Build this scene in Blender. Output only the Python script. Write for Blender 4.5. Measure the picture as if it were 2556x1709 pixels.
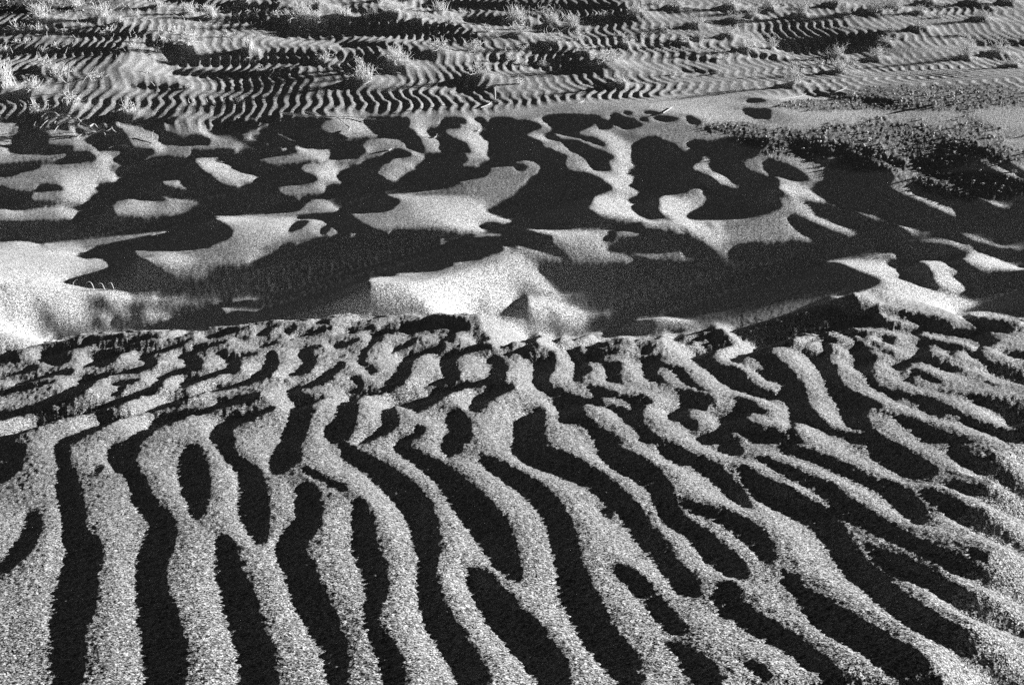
import bpy, bmesh, math, random
import numpy as np
from mathutils import Vector

for o in list(bpy.data.objects):
    bpy.data.objects.remove(o, do_unlink=True)
scene = bpy.context.scene
col = scene.collection
SURF_SEED = 11
random.seed(SURF_SEED)

# ------------------------------------------------------------------ camera
CAM_H = 2.9                             # metres above the far plain
CAM_PITCH = math.radians(26.3)          # below the horizon
FPX = 3511.0                            # focal length in photo px (photo is 2556 wide)
cam_d = bpy.data.cameras.new('camera')
cam_d.sensor_width = 36.0
cam_d.lens = 36.0*FPX/2556.0
cam_d.clip_start = 0.05
cam_d.clip_end = 9000.0
cam = bpy.data.objects.new('camera', cam_d)
col.objects.link(cam)
cam.location = (0, 0, CAM_H)
cam.rotation_euler = (math.pi/2-CAM_PITCH, 0, 0)
scene.camera = cam

# ------------------------------------------------------------------ light
SUN_AZ = math.radians(21.0)             # sun stands to the right, slightly beyond
SUN_EL = math.radians(8.0)
world = bpy.data.worlds.new('World')
scene.world = world
world.use_nodes = True
wn = world.node_tree
for n in list(wn.nodes): wn.nodes.remove(n)
w_out = wn.nodes.new('ShaderNodeOutputWorld')
w_bg = wn.nodes.new('ShaderNodeBackground')
w_sky = wn.nodes.new('ShaderNodeTexSky')
w_sky.sky_type = 'NISHITA'
w_sky.sun_disc = False
w_sky.sun_elevation = SUN_EL
w_sky.altitude = 2500.0
w_sky.air_density = 0.4
w_sky.dust_density = 0.1
w_sky.ozone_density = 1.0
w_sky.sun_rotation = math.pi/2-SUN_AZ
w_sep = wn.nodes.new('ShaderNodeSeparateColor')      # black and white film behind a red filter
w_cmb = wn.nodes.new('ShaderNodeCombineColor')
wn.links.new(w_sky.outputs[0], w_sep.inputs[0])
for i in range(3): wn.links.new(w_sep.outputs[0], w_cmb.inputs[i])
wn.links.new(w_cmb.outputs[0], w_bg.inputs[0])
w_bg.inputs[1].default_value = 0.05
wn.links.new(w_bg.outputs[0], w_out.inputs[0])
sun_d = bpy.data.lights.new('sun', 'SUN')
sun_d.energy = 5.0
sun_d.angle = math.radians(0.5)
sun_d.color = (1, 1, 1)
sun = bpy.data.objects.new('sun', sun_d)
col.objects.link(sun)
_sd = Vector((math.cos(SUN_AZ)*math.cos(SUN_EL), math.sin(SUN_AZ)*math.cos(SUN_EL), math.sin(SUN_EL)))
sun.rotation_euler = (-_sd).to_track_quat('-Z', 'Y').to_euler()
sun.location = _sd*30

scene.view_settings.view_transform = 'Standard'
scene.view_settings.look = 'None'
scene.view_settings.exposure = 0.95
scene.view_settings.gamma = 1.0
scene.view_settings.use_curve_mapping = False
scene.cycles.max_bounces = 4
scene.cycles.use_denoising = False

# ---------------------------------------------------------------------------
# Survey of the sand relief: outlines of lee (shaded) and windward (lit) faces,
# noted per survey tile (tile origin x, y, width in photo px, width of note units).
# 'D' / 'L' = outline of a lee / windward face, 'd' / 'l' = ripple trough / ripple
# back noted as centre line with width (x,y,w).
# ---------------------------------------------------------------------------
TILES = []
TILES.append((0, 270, 640, 2345, """
D 150,150 200,115 320,90 400,110 440,150 370,180 340,215 400,225 440,250 440,290 400,350 500,345 620,345 680,355 640,385 560,410 420,425 260,425 130,405 60,380 70,365 110,355 95,310 110,260 170,230 190,195 175,175
D 815,172 1080,165 1120,215 1180,320 1235,385 900,390 870,365 790,320 750,290 800,262 870,235 830,200
D 450,175 560,140 640,170 620,200 500,195
D 680,210 740,180 820,220 800,240 700,240
D 1110,140 1190,125 1300,100 1500,80 1620,90 1630,105 1560,130 1440,150 1370,160 1230,162 1130,155
D 1270,165 1440,152 1445,185 1510,230 1610,270 1660,270 1740,250 1850,252 1910,290 1915,345 1780,358 1500,352 1440,320 1445,290 1470,275 1440,240 1380,205
D 1860,205 1960,190 1995,140 2080,115 2200,105 2345,135 2345,182 2165,190 2140,225 2040,240 1940,232
D 2285,265 2345,245 2345,290 2310,285
D 2255,335 2290,312 2345,315 2345,360 2280,355
D 0,380 2345,380 2345,1539 0,1539
L 0,360 60,360 70,395 130,415 260,432 0,425
L 600,412 680,355 720,340 880,380 870,392 820,402 620,408
L 1235,378 1480,345 1700,350 1910,345 2345,345 2280,355 2240,388 2140,385 2060,378 1990,380 1790,405 1770,405 1790,380 1730,365 1690,375 1690,360 1430,365
L 0,420 60,420 240,430 350,432 480,430 590,418 625,428 590,450 480,485 380,500 200,518 0,540
L 360,530 380,520 540,518 720,510 870,478 880,460 850,440 815,408 880,398 1115,398 1090,430 1000,462 1040,490 1100,522 1180,520 1270,490 1330,440 1410,410 1420,370 1500,358 1690,358 1700,385 1770,405 1740,430 1690,462 1560,468 1400,475 1300,510 1190,535 1100,550 1060,580 1040,620 1090,675 960,690 840,700 850,730 895,775 830,790 815,805 835,830 770,832 785,860 740,882 600,878 470,868 350,860 290,855 265,820 285,790 300,770 360,775 450,768 560,755 600,735 540,712 450,700 345,692 335,730 270,762 170,765 60,752 0,705 0,640 100,630 160,605 300,570 350,550
L 2135,400 2185,398 2238,428 2130,447 2000,460 1990,485 2060,520 2130,555 2230,600 2330,620 2330,650 2300,685 2240,692 2180,725 2090,715 2000,690 1920,620 1860,580 1800,540 1815,518 1765,495 1760,478 1800,462 1880,455 2000,445 2110,425
L 1440,685 1480,672 1660,655 1640,690 1690,720 1745,740 1690,750 1640,748 1560,725 1470,700
L 1010,890 1060,860 1200,832 1290,850 1440,858 1600,838 1690,835 1800,865 1790,885 1720,915 1660,965 1560,985 1450,995 1340,1012 1080,1010 1030,970 1010,920
L 1410,815 1470,808 1560,825 1640,835 1560,838 1440,825
L 0,920 100,935 200,940 330,920 450,905 540,895 640,910 710,945 680,985 665,1025 500,1030 380,1040 200,1047 0,1040
L 360,1243 480,1235 700,1215 900,1195 1100,1170 1300,1155 1540,1125 1540,1140 1400,1175 1200,1210 1000,1250 850,1285 780,1325 680,1335 600,1325 500,1290
L 0,1230 150,1218 270,1230 400,1270 600,1325 740,1375 800,1385 860,1370 940,1390 995,1430 990,1460 920,1485 800,1515 690,1539 0,1539
L 1200,1315 1250,1305 1400,1312 1600,1312 1780,1300 1900,1275 1950,1245 2040,1215 2110,1170 2115,1130 2080,1080 2010,1040 1975,1020 1945,990 2100,990 2345,980 2345,1375 2250,1430 2150,1450 1980,1465 1880,1500 1860,1539 1570,1539 1520,1500 1400,1450 1280,1390 1220,1345
"""))
TILES.append((640, 270, 640, 2345, """
D 0,90 2345,90 2345,1539 0,1539
L 0,0 300,60 260,90 190,125 130,100 0,115
L 0,120 60,130 130,160 40,185 15,205 30,240 0,240
L 555,185 570,150 620,120 720,95 600,85 400,60 500,0 980,0 985,90 970,130 1000,170 1040,205 1060,225 1120,258 1090,270 1000,275 900,285 830,300 770,280 650,240 570,205
L 940,340 1000,300 1090,288 1180,275 1330,300 1370,350 1420,390 1525,420 1530,460 1510,490 1430,525 1465,562 1370,590 1310,630 1265,680 1200,665 1120,625 1075,590 1130,560 1110,530 1200,500 1260,465 1340,455 1440,430 1330,385 1270,368 1200,395 1150,430 1060,455 980,475 950,510 850,525 800,560 700,605 750,650 800,692 700,695 620,712 625,765 600,785 480,800 360,812 440,835 350,832 250,810 180,770 165,740 230,720 430,705 490,685 560,655 560,635 470,605 400,575 385,545 430,520 530,505 680,480 880,465 920,455 930,430 1000,400 980,370
L 0,480 100,455 250,440 370,400 390,385 330,370 370,340 440,375 660,380 680,410 660,440 665,470 600,480 500,488 420,490 410,505 220,530 170,555 120,540 0,510
L 165,245 210,230 270,260 340,295 430,318 360,320 260,295 190,280
L 0,295 60,300 130,325 130,345 80,350 0,310
L 130,385 230,360 310,385
L 0,980 320,985 380,1015 470,1020 560,1020 630,1060 690,1085 730,1110 745,1140 690,1175 600,1185 480,1210 390,1235 380,1250 250,1255 100,1330 0,1375
D 270,1140 300,1095 350,1035 410,1030 480,1035 440,1065 400,1105 320,1125 300,1150
D 560,1120 600,1080 680,1080 640,1130 610,1170
L 0,978 340,955 400,930 430,880 520,835 600,832 690,860 715,895 760,935 700,955 600,970 330,985 0,990
L 1155,795 1300,785 1500,770 1700,745 1800,710 1850,680 1960,660 2080,630 2110,590 2135,550 2345,530 2345,795 2250,840 2180,890 2080,935 2130,970 2345,1040 2345,1050 2200,1055 2060,1065 1990,1090 2060,1110 2140,1135 1900,1135 1600,1125 1300,1118 1230,1120 1210,1140 1270,1160 1170,1155 1080,1110 960,1060 870,1000 845,970 980,965 1140,958 1220,935 1270,890 1310,860 1260,830
L 1360,175 1400,150 1380,115 1400,85 1330,65 1250,45 1250,0 1640,0 1700,90 1660,165 1620,180 1550,190 1530,215 1560,240 1600,270 1650,290 1670,320 1665,370 1700,410 1520,420 1530,380 1500,330 1480,270 1440,230 1480,215 1380,195
L 1700,410 1840,403 1840,412 1710,418
L 1690,220 1740,195 1830,190 1860,180 1840,150 1930,140 1920,115 1870,80 1900,60 2060,155 2060,190 2080,200 2020,240 2060,270 2110,310 2125,370 2100,420 2135,480 2060,495 2010,515 2050,540 1940,550 1870,548 1850,525 1890,500 1930,470 1890,430 1880,412 1970,408 1930,370 1910,320 1850,300 1760,265
L 1950,65 2040,80 2130,140 2145,120 2060,60 1960,20 1900,0 1700,0
L 1370,1240 1460,1230 1720,1235 1740,1220 1860,1205 2060,1185 2240,1165 2230,1150 2090,1150 1970,1155 1980,1180 1850,1195 1600,1218 1460,1225
L 1880,1215 2000,1225 2130,1240 2240,1255 2345,1290 2345,1539 1260,1539 1280,1515 1450,1510 1640,1495 1700,1475 1790,1445 1770,1425 1870,1405 2000,1400 2120,1350 2230,1310 2265,1285 2200,1255
L 800,1180 860,1135 960,1165
"""))
TILES.append((1280, 270, 640, 2345, """
D 0,115 2345,115 2345,1539 0,1539
L 0,0 300,0 440,20 250,75 290,140 320,160 370,185 340,220 280,240 280,265 350,295 440,310 500,375 600,430 665,470 680,510 740,580 650,588 540,590 490,560 460,510 470,465 495,445 380,395 350,380 270,360 248,340 270,318 170,280 110,260 105,240 200,205 265,182 230,140 110,110
L 340,222 460,250 560,270 660,300 760,330 860,362 900,345 1080,420 1085,500 1110,540 1050,575 1060,600 1100,635 1080,660 1115,690 1010,698 1070,720 1145,760 1130,780 1145,810 1040,830 1040,860 1070,900 1085,950 1150,990 1240,1025 1100,1030 960,1025 850,1005 740,965 680,930 668,900 725,865 730,815 820,780 890,755 910,720 890,690 800,655 730,615 650,590 740,580 860,580 905,555 840,490 930,455 850,410 760,390 640,330 580,300 440,295
L 700,0 870,40 885,100 910,165 830,150 770,135 740,150 650,190 565,215 600,245 660,270 720,260 780,290 860,360 1000,400 1085,420 1080,350 1130,310 1200,275 1290,280 1400,315 1490,360 1510,400 1600,395 1610,370 1580,320 1640,300 1740,320 1800,310 1850,295 2000,265 2150,285 2345,280 2345,0
D 250,75 440,55 600,60 760,75 790,100 730,150 650,195 560,225 440,240 370,225 370,185 320,160 280,120
D 875,90 960,85 1100,115 1190,155 1100,190 1050,205 1000,190 920,150
D 770,140 910,175 830,205 775,190
D 660,275 720,260 790,295 860,355 800,350 670,300
D 280,260 300,240 340,240 390,270 370,290 320,285
D 1130,90 1200,85 1250,135 1180,125
D 1250,80 1380,70 1500,90 1540,60 1500,110 1400,135 1320,115
D 1150,20 1290,30 1350,60 1230,60
D 870,45 960,60 1000,90 900,90
D 980,20 1070,30 1100,70 1020,60
D 1560,60 1620,70 1720,130 1680,165 1600,140
D 2080,0 2345,10 2345,110 2200,100 2110,50
L 2030,495 2100,480 2180,455 2240,410 2230,380 2290,360 2300,335 2345,310 2345,480 2280,485 2275,530 2300,580 2345,600 2345,630 2230,615 2130,570
L 1600,555 1660,520 1710,480 1730,445 1770,450 1820,490 1775,500 1800,550 1880,600 1980,650 2010,700 2090,730 2000,740 1900,700 1840,670 1790,625 1700,595
L 0,500 60,490 110,478 190,490 240,520 250,560 215,600 130,650 120,690 60,730 0,790
D 0,525 60,515 120,535 110,570 40,580
L 1320,825 1400,805 1520,790 1620,750 1700,730 1750,745 1720,760 1755,810 1755,860 1700,910 1620,950 1570,975 1590,1025 1500,1020 1430,995 1325,930 1345,880
L 1130,1060 1180,1040 1290,1022 1440,1020 1600,1028 1900,1025 2160,1018 2250,990 2345,955 2345,1290 2300,1280 2150,1255 2040,1265 1980,1285 1975,1340 1960,1390 1800,1395 1780,1385 1870,1345 1870,1330 1800,1290 1780,1265 1700,1215 1580,1165 1480,1165 1330,1130 1200,1100
D 1370,1080 1420,1090 1480,1150 1410,1125
D 1510,1075 1590,1110 1650,1150 1580,1140
D 1760,1030 1800,1060 1830,1120 1780,1090
D 1700,1150 1850,1210 2030,1265 1850,1225
L 0,1097 350,1120 880,1122 1050,1130 1220,1168 1090,1185 930,1220 845,1275 850,1320 1060,1335 1330,1345 1560,1305 1565,1370 1780,1385 1960,1390 1800,1398 1600,1415 1330,1427 1200,1385 1060,1345 960,1350 1100,1385 1115,1430 900,1438 560,1450 170,1420 160,1460 210,1539 0,1539 0,1290 40,1258 120,1275 300,1330 490,1392 540,1385 430,1310 345,1240 335,1200 380,1175 200,1138
D 880,1122 935,1120 900,1190 840,1240 820,1200
D 540,1310 660,1390 600,1370
D 680,1345 960,1345 820,1360
"""))
TILES.append((1916, 270, 640, 2345, """
D 0,330 2345,330 2345,1539 0,1539
D 180,340 210,285 280,285 380,320 470,360 570,400 540,450 490,480 545,510 480,520 380,490 270,450 200,390
L 0,310 180,290 190,340 185,370 270,450 400,490 500,520 510,590 500,660 430,690 370,740 410,775 480,820 560,870 680,910 780,935 900,970 1030,1000 990,1010 1150,1055 1300,1105 1420,1155 1330,1140 1200,1095 1080,1050 960,1020 860,985 780,950 640,910 420,860 250,825 130,770 65,735 110,710 80,690 110,665 30,630 0,605 100,635 250,675 350,672 370,645 330,610 260,570 160,515 60,490 20,455 0,420
L 280,285 560,320 590,330 580,350 615,400 600,450 560,500 500,480 570,420 560,395 470,350 380,320
L 720,330 1500,330 1560,400 1330,480 1230,450 1220,490 1260,560 1150,540 1050,490 1000,460 960,430 960,380 820,380
L 720,345 820,390 900,440 1000,460 1050,490 1150,540 1260,560 1220,490 1230,455 1330,500 1335,550 1400,600 1500,630 1640,670 1730,720 1800,775 1900,810 2030,850 2150,890 2345,930 2345,940 2200,915 2050,885 1920,840 1800,800 1560,720 1390,680 1265,680 1290,740 1330,790 1420,820 1560,870 1680,920 1725,985 1630,985 1480,910 1350,840 1250,800 1100,745 1040,715 1130,680 1150,625 1095,560 1010,530 900,470 760,420 690,395
D 1310,620 1480,660 1390,665
D 810,370 940,375 970,450 880,430
D 1040,470 1200,460 1240,510 1220,550 1120,525
L 1510,435 1590,450 1710,505 1620,495
L 1880,440 1950,440 2060,510 2200,580 2345,650 2345,680 2200,630 2000,550 1900,500
L 1590,340 1680,360 1780,420 1740,440 1660,420
L 1820,320 1920,370 2000,390 2100,470 2250,530 2345,590 2345,320
L 20,800 120,810 220,820 300,860 400,920 410,970 480,1010 600,1060 720,1100 830,1165 730,1165 870,1212 760,1190 600,1130 420,1060 250,985 215,965 160,1000 210,1070 260,1120 330,1170 440,1220 200,1230 80,1255 0,1270 0,960 60,930 130,900 90,850
L 960,1238 1100,1245 1250,1243 1400,1205 1560,1190 1640,1200 1780,1250 1920,1285 1820,1298 1640,1280 1500,1258 1300,1250 1100,1250
L 1690,1143 1840,1148 1900,1180 2050,1230 2160,1265 2345,1290 2345,1305 2150,1290 2000,1250 1850,1210
L 430,1378 560,1400 800,1370 1000,1330 1160,1320 1180,1370 1200,1400 1110,1385 1095,1405 1040,1410 1120,1470 1230,1539 1010,1539 850,1490 700,1440 520,1410
L 1390,1400 1560,1395 1650,1450 1770,1510 1680,1520 1640,1539 1540,1539 1530,1515 1460,1460
L 1740,1375 1800,1375 1810,1350 1850,1310 1950,1330 2100,1390 2200,1430 2345,1480 2345,1500 2280,1485 2200,1495 1950,1510 1880,1475
"""))
TILES.append((0, 690, 640, 2345, """
D 0,0 2345,0 2345,1539 0,1539
L 0,0 680,0 480,45 320,40 250,30 0,75
L 1570,0 1860,0 1700,20 1490,35
L 0,80 250,55 320,40 480,50 620,75 800,118 1000,125 1100,140 1260,155 1500,170 1680,188 1730,205 1640,212 1540,240 1620,260 1400,272 1160,268 1090,265 1130,310 1200,345 1290,345 1290,310 1400,320 1500,350 1690,380 1500,380 1350,390 1200,385 1100,400 1000,405 880,370 780,385 760,420 560,405 420,365 290,370 300,420 240,455 0,490
D 0,100 60,90 130,95 120,115 0,130
D 0,190 80,150 160,135 185,150 150,175 40,180
D 180,215 260,170 330,120 370,125 350,160 300,190
D 330,220 400,200 470,175 520,140 550,155 520,190 440,205
D 610,200 660,180 730,200 660,215
D 1100,160 1180,155 1280,160 1230,180 1180,185
D 1400,205 1430,180 1620,185 1540,195
D 0,245 30,230 100,280 200,310 320,370 540,400 530,430 300,440 290,375 150,360 0,345
D 0,410 100,425 0,440
D 160,245 200,235 380,240 440,260 470,310 560,350 570,370 470,340 340,345 280,300
D 490,245 600,235 620,255 540,260
D 660,270 760,235 900,215 980,240 1020,280 1130,330 1200,350 1080,365 1060,395 960,370 900,340 780,310 680,290
L 1540,250 1700,225 1950,195 2055,215 1900,240 1800,265 1620,262
L 1990,280 2120,295 2345,310 2345,330 2150,320 2030,345 2020,310
L 2060,230 2180,205 2345,195 2345,215 2200,225 2090,240
L 0,515 300,535 650,530 1020,515 1450,490 1750,490 2060,455 2345,430 2345,1539 0,1539
d 120,575,14 300,560,12 420,545,10
d 0,625,14 150,605,14 250,600,10
d 0,690,30 100,665,30 250,640,24 400,600,30 500,570,40 620,560,30 720,540,30
d 0,760,110 60,730,100 120,750,90 170,770,20
d 370,660,8 500,645,16 680,610,20
d 370,760,50 430,740,100 510,750,150 580,750,100 630,750,30
d 560,680,40 720,645,24 800,610,50 900,580,40 1050,555,30 1130,540,14
d 780,600,50 860,590,30
d 820,670,8 1000,645,20 1150,620,24 1220,590,40 1300,565,40 1480,545,10
d 850,740,40 900,770,120 960,760,110 1020,730,80 1100,690,40 1250,660,24 1400,620,24 1450,605,20
d 740,835,14 850,800,40 1000,790,30
d 1260,750,40 1320,740,60 1380,790,100 1340,820,50 1220,870,50 1100,885,24 880,930,40 750,1000,110 620,1090,110 500,1130,90 350,1185,70 150,1250,60 0,1280,60
d 1330,720,50 1450,690,30 1600,640,40 1680,610,30 1740,575,14
d 1640,740,40 1720,720,90 1760,790,150 1800,800,80 1700,860,60 1550,890,50 1450,950,60 1450,1000,90 1350,1050,80 1200,1100,60 1050,1150,60 900,1200,70 700,1250,40 500,1300,50 330,1350,70 150,1420,80 50,1480,150 80,1539,120
d 1770,680,60 1900,640,40 2060,590,24
d 900,1220,60 940,1290,60
d 1990,700,50 2040,700,80 2070,690,30
d 2040,760,40 2120,780,80 2140,830,110 2040,870,50 1850,930,40 1700,975,60 1600,1015,14
d 2150,740,20 2345,700,24
d 1010,985,20 1100,980,40 1280,940,20
d 1110,1000,50 1080,1060,40 950,1110,14
d 0,920,24 150,890,30 280,840,60 350,830,40
d 100,1000,14 300,950,30 500,890,40 620,870,60 680,860,20
d 0,1080,40 120,1040,40 280,1010,40 450,970,24 540,945,10
d 2345,910,70 2280,960,50 2150,1000,40 1950,1040,40 1750,1090,24 1620,1140,90 1520,1160,80 1400,1210,50 1280,1250,24 1100,1290,30 950,1340,70 820,1400,70 700,1470,70 560,1539,90
d 2345,1090,60 2150,1140,70 2000,1180,60 1900,1230,50 1700,1270,50 1520,1320,70 1380,1370,90 1320,1430,110 1220,1500,90 1150,1539,80
d 2345,1270,70 2150,1320,90 2050,1390,130 2000,1460,170 2060,1530,200
d 1570,570,10 1700,520,30 1760,500,24 1900,480,16
d 1700,580,14 1850,560,14 2000,540,40 2080,500,50 2150,500,24 2345,450,10
d 2170,570,16 2345,550,10
"""))
TILES.append((640, 690, 640, 2345, """
D 0,0 2345,0 2345,1539 0,1539
L 1015,15 1290,0 2345,0 2345,170 2200,175 2000,180 1780,185 1600,190 1440,190 1300,195 1100,200 930,203 990,130 1015,80
D 1690,150 1770,185 1700,185
D 1920,140 2010,160 1920,175
L 1590,210 1700,200 1960,190 1940,235 1780,270 1650,300 1450,310 1460,285 1580,240
L 2120,210 2260,205 2290,245 2200,280 2080,320 1900,320 2000,290 2110,240
L 0,312 260,318 260,325 0,320
L 0,330 160,360 0,345
L 450,315 600,340 760,360 600,350
L 680,268 800,280 920,285 1110,362 1000,350 850,310
L 1050,290 1160,280 1050,330
L 1300,290 1400,280 1440,320 1320,320
L 2120,318 2345,325 2345,345 2200,335
L 0,430 180,400 330,415 500,390 650,375 770,365 920,360 930,380 900,400 960,410 1000,395 1200,360 1400,340 1500,335 1520,380 1510,420 1400,435 1310,450 1310,490 1310,510 1400,540 1500,510 1640,490 1760,480 1800,520 1960,485 1870,430 1930,400 2060,420 2345,540 2345,1539 0,1539
L 1550,345 1640,335 1850,345 2050,350 2160,390 2345,430 2345,540 2200,470 2050,420 1870,420 1770,410 1680,370
d 0,540,20 80,500,60 130,460,40 200,430,20
d 260,500,50 300,500,60 330,465,24 520,435,10 600,410,50 660,410,40
d 60,550,8 270,540,10
d 280,580,10 480,530,30 600,490,30 700,465,20
d 690,550,10 760,525,20 900,505,20 1000,480,30 1080,460,30
d 1030,535,14 1150,520,30 1300,505,16
d 1130,560,60 1060,590,50 1030,640,40 950,685,20
d 980,700,60 950,770,60 1000,820,50 1060,850,70 1030,890,30
d 720,640,60 820,615,50 900,590,30 930,560,30
d 1260,660,40 1350,640,40 1420,590,60 1450,570,30
d 1200,700,14 1280,680,20
d 1540,545,10 1600,530,16
d 1530,610,6 1680,595,14 1740,570,40 1790,560,60 1760,530,30
d 1700,640,90 1640,670,50 1500,700,40 1420,740,60 1360,800,110 1340,880,120 1270,960,120 1200,1010,90 1130,1050,40 950,1090,40 850,1140,90 830,1200,180 810,1300,180 780,1380,200 720,1440,220 740,1500,120 760,1539,100
d 20,650,20 120,620,30 200,600,20
d 0,690,20 100,670,10
d 130,690,60 140,770,120 120,830,110 60,890,100 0,930,80
d 590,630,20 480,665,60 420,710,90 490,770,110 440,840,90 350,890,50 280,920,20
d 100,1015,10 300,950,20
d 750,740,20 840,705,10
d 780,800,80 720,850,60 640,910,90 590,950,80 480,1000,40 300,1040,40 340,1080,100 380,1130,160 400,1200,190 390,1300,190 360,1400,200 320,1480,200 300,1539,180
d 480,1150,60 600,1110,24 800,1075,16 960,1020,30 920,960,60 880,920,60
d 0,1080,60 50,1080,30
d 0,1260,50 100,1220,50 160,1195,30
d 2130,640,50 2000,665,50 1850,710,50 1750,770,140 1760,850,140 1790,910,120 1700,960,60 1560,1000,30 1350,1040,20 1230,1080,10
d 1990,590,50 2080,570,50 2150,550,20
d 1900,655,14 2000,620,14
d 2300,590,60 2250,630,60 2345,570,60
d 2250,720,20 2345,700,40
d 2110,780,40 2180,770,110 2210,850,160 2180,920,130 2080,970,60 1900,1010,50 1750,1050,60 1600,1110,110 1500,1160,130 1380,1170,90 1280,1150,50 1200,1200,80 1210,1280,150 1220,1350,130 1150,1410,90 1020,1490,40 900,1539,20
d 1500,1210,50 1450,1245,30
d 2345,1010,60 2200,1040,110 2080,1110,110 2000,1180,120 1960,1210,60
d 1800,1240,110 1830,1320,200 1860,1400,200 1850,1470,190 1800,1539,260
d 1500,1390,110 1450,1450,60 1300,1520,50
"""))
TILES.append((1280, 690, 640, 1340, """
D 0,0 1340,0 1340,879 0,879
L 0,0 140,0 195,72 280,98 230,100 0,45
L 190,105 280,100 405,100 350,122 290,120 230,115
L 490,68 565,80 530,82
L 0,100 160,112 250,145 350,175 460,200 570,212 455,215 355,240 360,255 310,265 200,235 120,210 20,190 100,150 90,118
D 130,180 270,175 180,202
L 310,268 480,295 400,335 330,340 250,350 240,312 330,315 440,290
L 0,240 150,255 145,275 0,295
L 632,225 800,212 980,240 900,250 790,245 700,247 640,240
L 1040,250 1120,270 1200,320 1150,315 1060,280
L 875,305 1000,290 1050,295 950,325 890,330
L 1080,315 1200,325 1150,335
l 0,365,40 50,350,30
l 150,330,60 170,370,90 100,410,60
l 240,400,70 270,460,100 250,520,110 200,540,60
l 0,420,50 40,470,110 60,520,90 0,560,80
l 0,600,150 80,590,80 40,660,130 120,640,100 190,660,50
l 0,740,60 20,690,60
l 200,690,60 200,760,80 230,830,130 330,850,150 400,879,60
l 260,570,60 340,590,70 400,630,50
l 380,690,60 470,740,110 560,800,90 640,870,90
l 360,375,60 360,400,70
l 390,455,20 450,480,60 430,530,90 360,535,30
l 430,545,40 480,565,40 590,600,60 650,610,30
l 440,350,20 520,345,20
l 540,335,24 620,325,20
l 430,390,30 520,375,20 620,355,30 720,340,30 770,340,16
l 470,435,30 560,415,50 640,395,50 660,390,30
l 780,320,30 830,340,40 740,380,40 800,370,30 900,360,20 1040,340,12
l 600,430,20 670,420,16 800,395,20 950,375,24 1000,380,12
l 780,430,40 850,430,90 900,450,60 960,510,90 1030,560,80 1110,600,50 1230,630,24 1300,665,60 1340,680,50
l 620,450,100 620,520,130 670,570,70 760,610,110 820,640,110 840,690,40 780,690,60 720,720,110 780,790,110 850,830,130 930,870,90
l 760,490,40 810,520,70 870,570,40 960,600,24 1060,630,24 1130,650,60 1100,690,70 1040,690,90
l 920,715,40 1000,740,80 1050,770,60 980,800,60 960,820,30
l 470,650,40 550,660,50 610,690,24
l 1230,350,40 1170,370,50 1080,420,70 1110,450,30 1210,480,40 1250,520,60 1320,580,60
l 1220,435,50 1260,460,50 1310,490,12
l 1310,330,12 1320,330,12
l 1150,830,40 1230,865,30
l 1230,740,50 1300,750,60 1340,800,60
"""))
TILES.append((1916, 690, 640, 1340, """
D 0,0 1340,0 1340,879 0,879
L 580,0 640,0 800,60 960,110 1095,150 980,170 950,180 1020,220 1095,265 1090,295 1040,300 930,270 950,250 900,210 800,195 700,165 560,150 430,130 250,100 400,110 520,130 430,95 540,60 590,25
L 850,5 960,0 980,40 1055,80 950,82 900,40
L 570,185 650,185 740,230 805,262 750,270 700,235 590,210
L 950,185 1090,205 1200,210 1340,230 1340,400 1150,380 1200,340 1280,300 1270,260 1090,230 1050,200
l 130,350,50 200,315,24 270,305,12
l 140,365,30 220,355,24 280,340,24
l 210,385,40 280,385,40
l 300,295,14 360,310,30 440,345,30 370,370,40 330,360,30
l 430,278,12 560,285,24 700,300,40 790,335,30
l 460,315,20 510,340,30 590,330,24
l 510,310,14 570,320,16
l 590,360,30 660,370,30 740,380,80 700,410,60 620,440,60 580,480,80 600,540,70 700,575,60 820,600,50 900,630,50 1000,660,80 1080,710,80 1180,750,70 1230,790,30 1330,810,16
l 660,340,30 740,335,30
l 520,370,20 560,390,50 590,400,30
l 800,300,24 900,320,40 1000,340,40 1080,355,40 1060,380,30
l 850,370,40 900,410,80 960,450,40 1040,480,40 1110,490,60 1130,480,30
l 990,410,60 1060,440,40 1140,480,30
l 1130,380,50 1180,420,70 1260,450,60 1340,470,60
l 1160,300,24 1280,330,60 1340,340,60
l 1120,520,30 1200,550,40 1340,590,40
l 620,490,50 700,520,40 740,480,30
l 770,530,40 850,570,40 960,580,40 1060,600,40 1160,610,30 1260,660,40 1340,690,30
l 760,460,30 850,490,50 940,530,60 1050,540,60 1160,590,40 1280,610,50 1340,640,40
l 20,385,40 110,420,90 190,490,110 240,560,110 260,630,120 310,700,110 350,760,80 420,800,24 500,820,20
l 330,430,60 400,430,90 400,500,90 460,550,110 520,600,60 600,640,60 640,680,80 720,690,60 800,730,50 900,770,70 1000,800,70 1100,840,60 1220,870,40
l 700,650,20 800,680,14
l 530,710,50 580,750,110 640,800,110 740,850,70 800,870,30
l 0,570,60 50,590,60
l 0,740,150 60,700,110 90,780,40 60,790,80
l 150,780,50 200,820,90 300,850,60 420,875,24
l 100,830,30 110,835,30
l 930,730,30 1000,740,30
"""))
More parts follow.
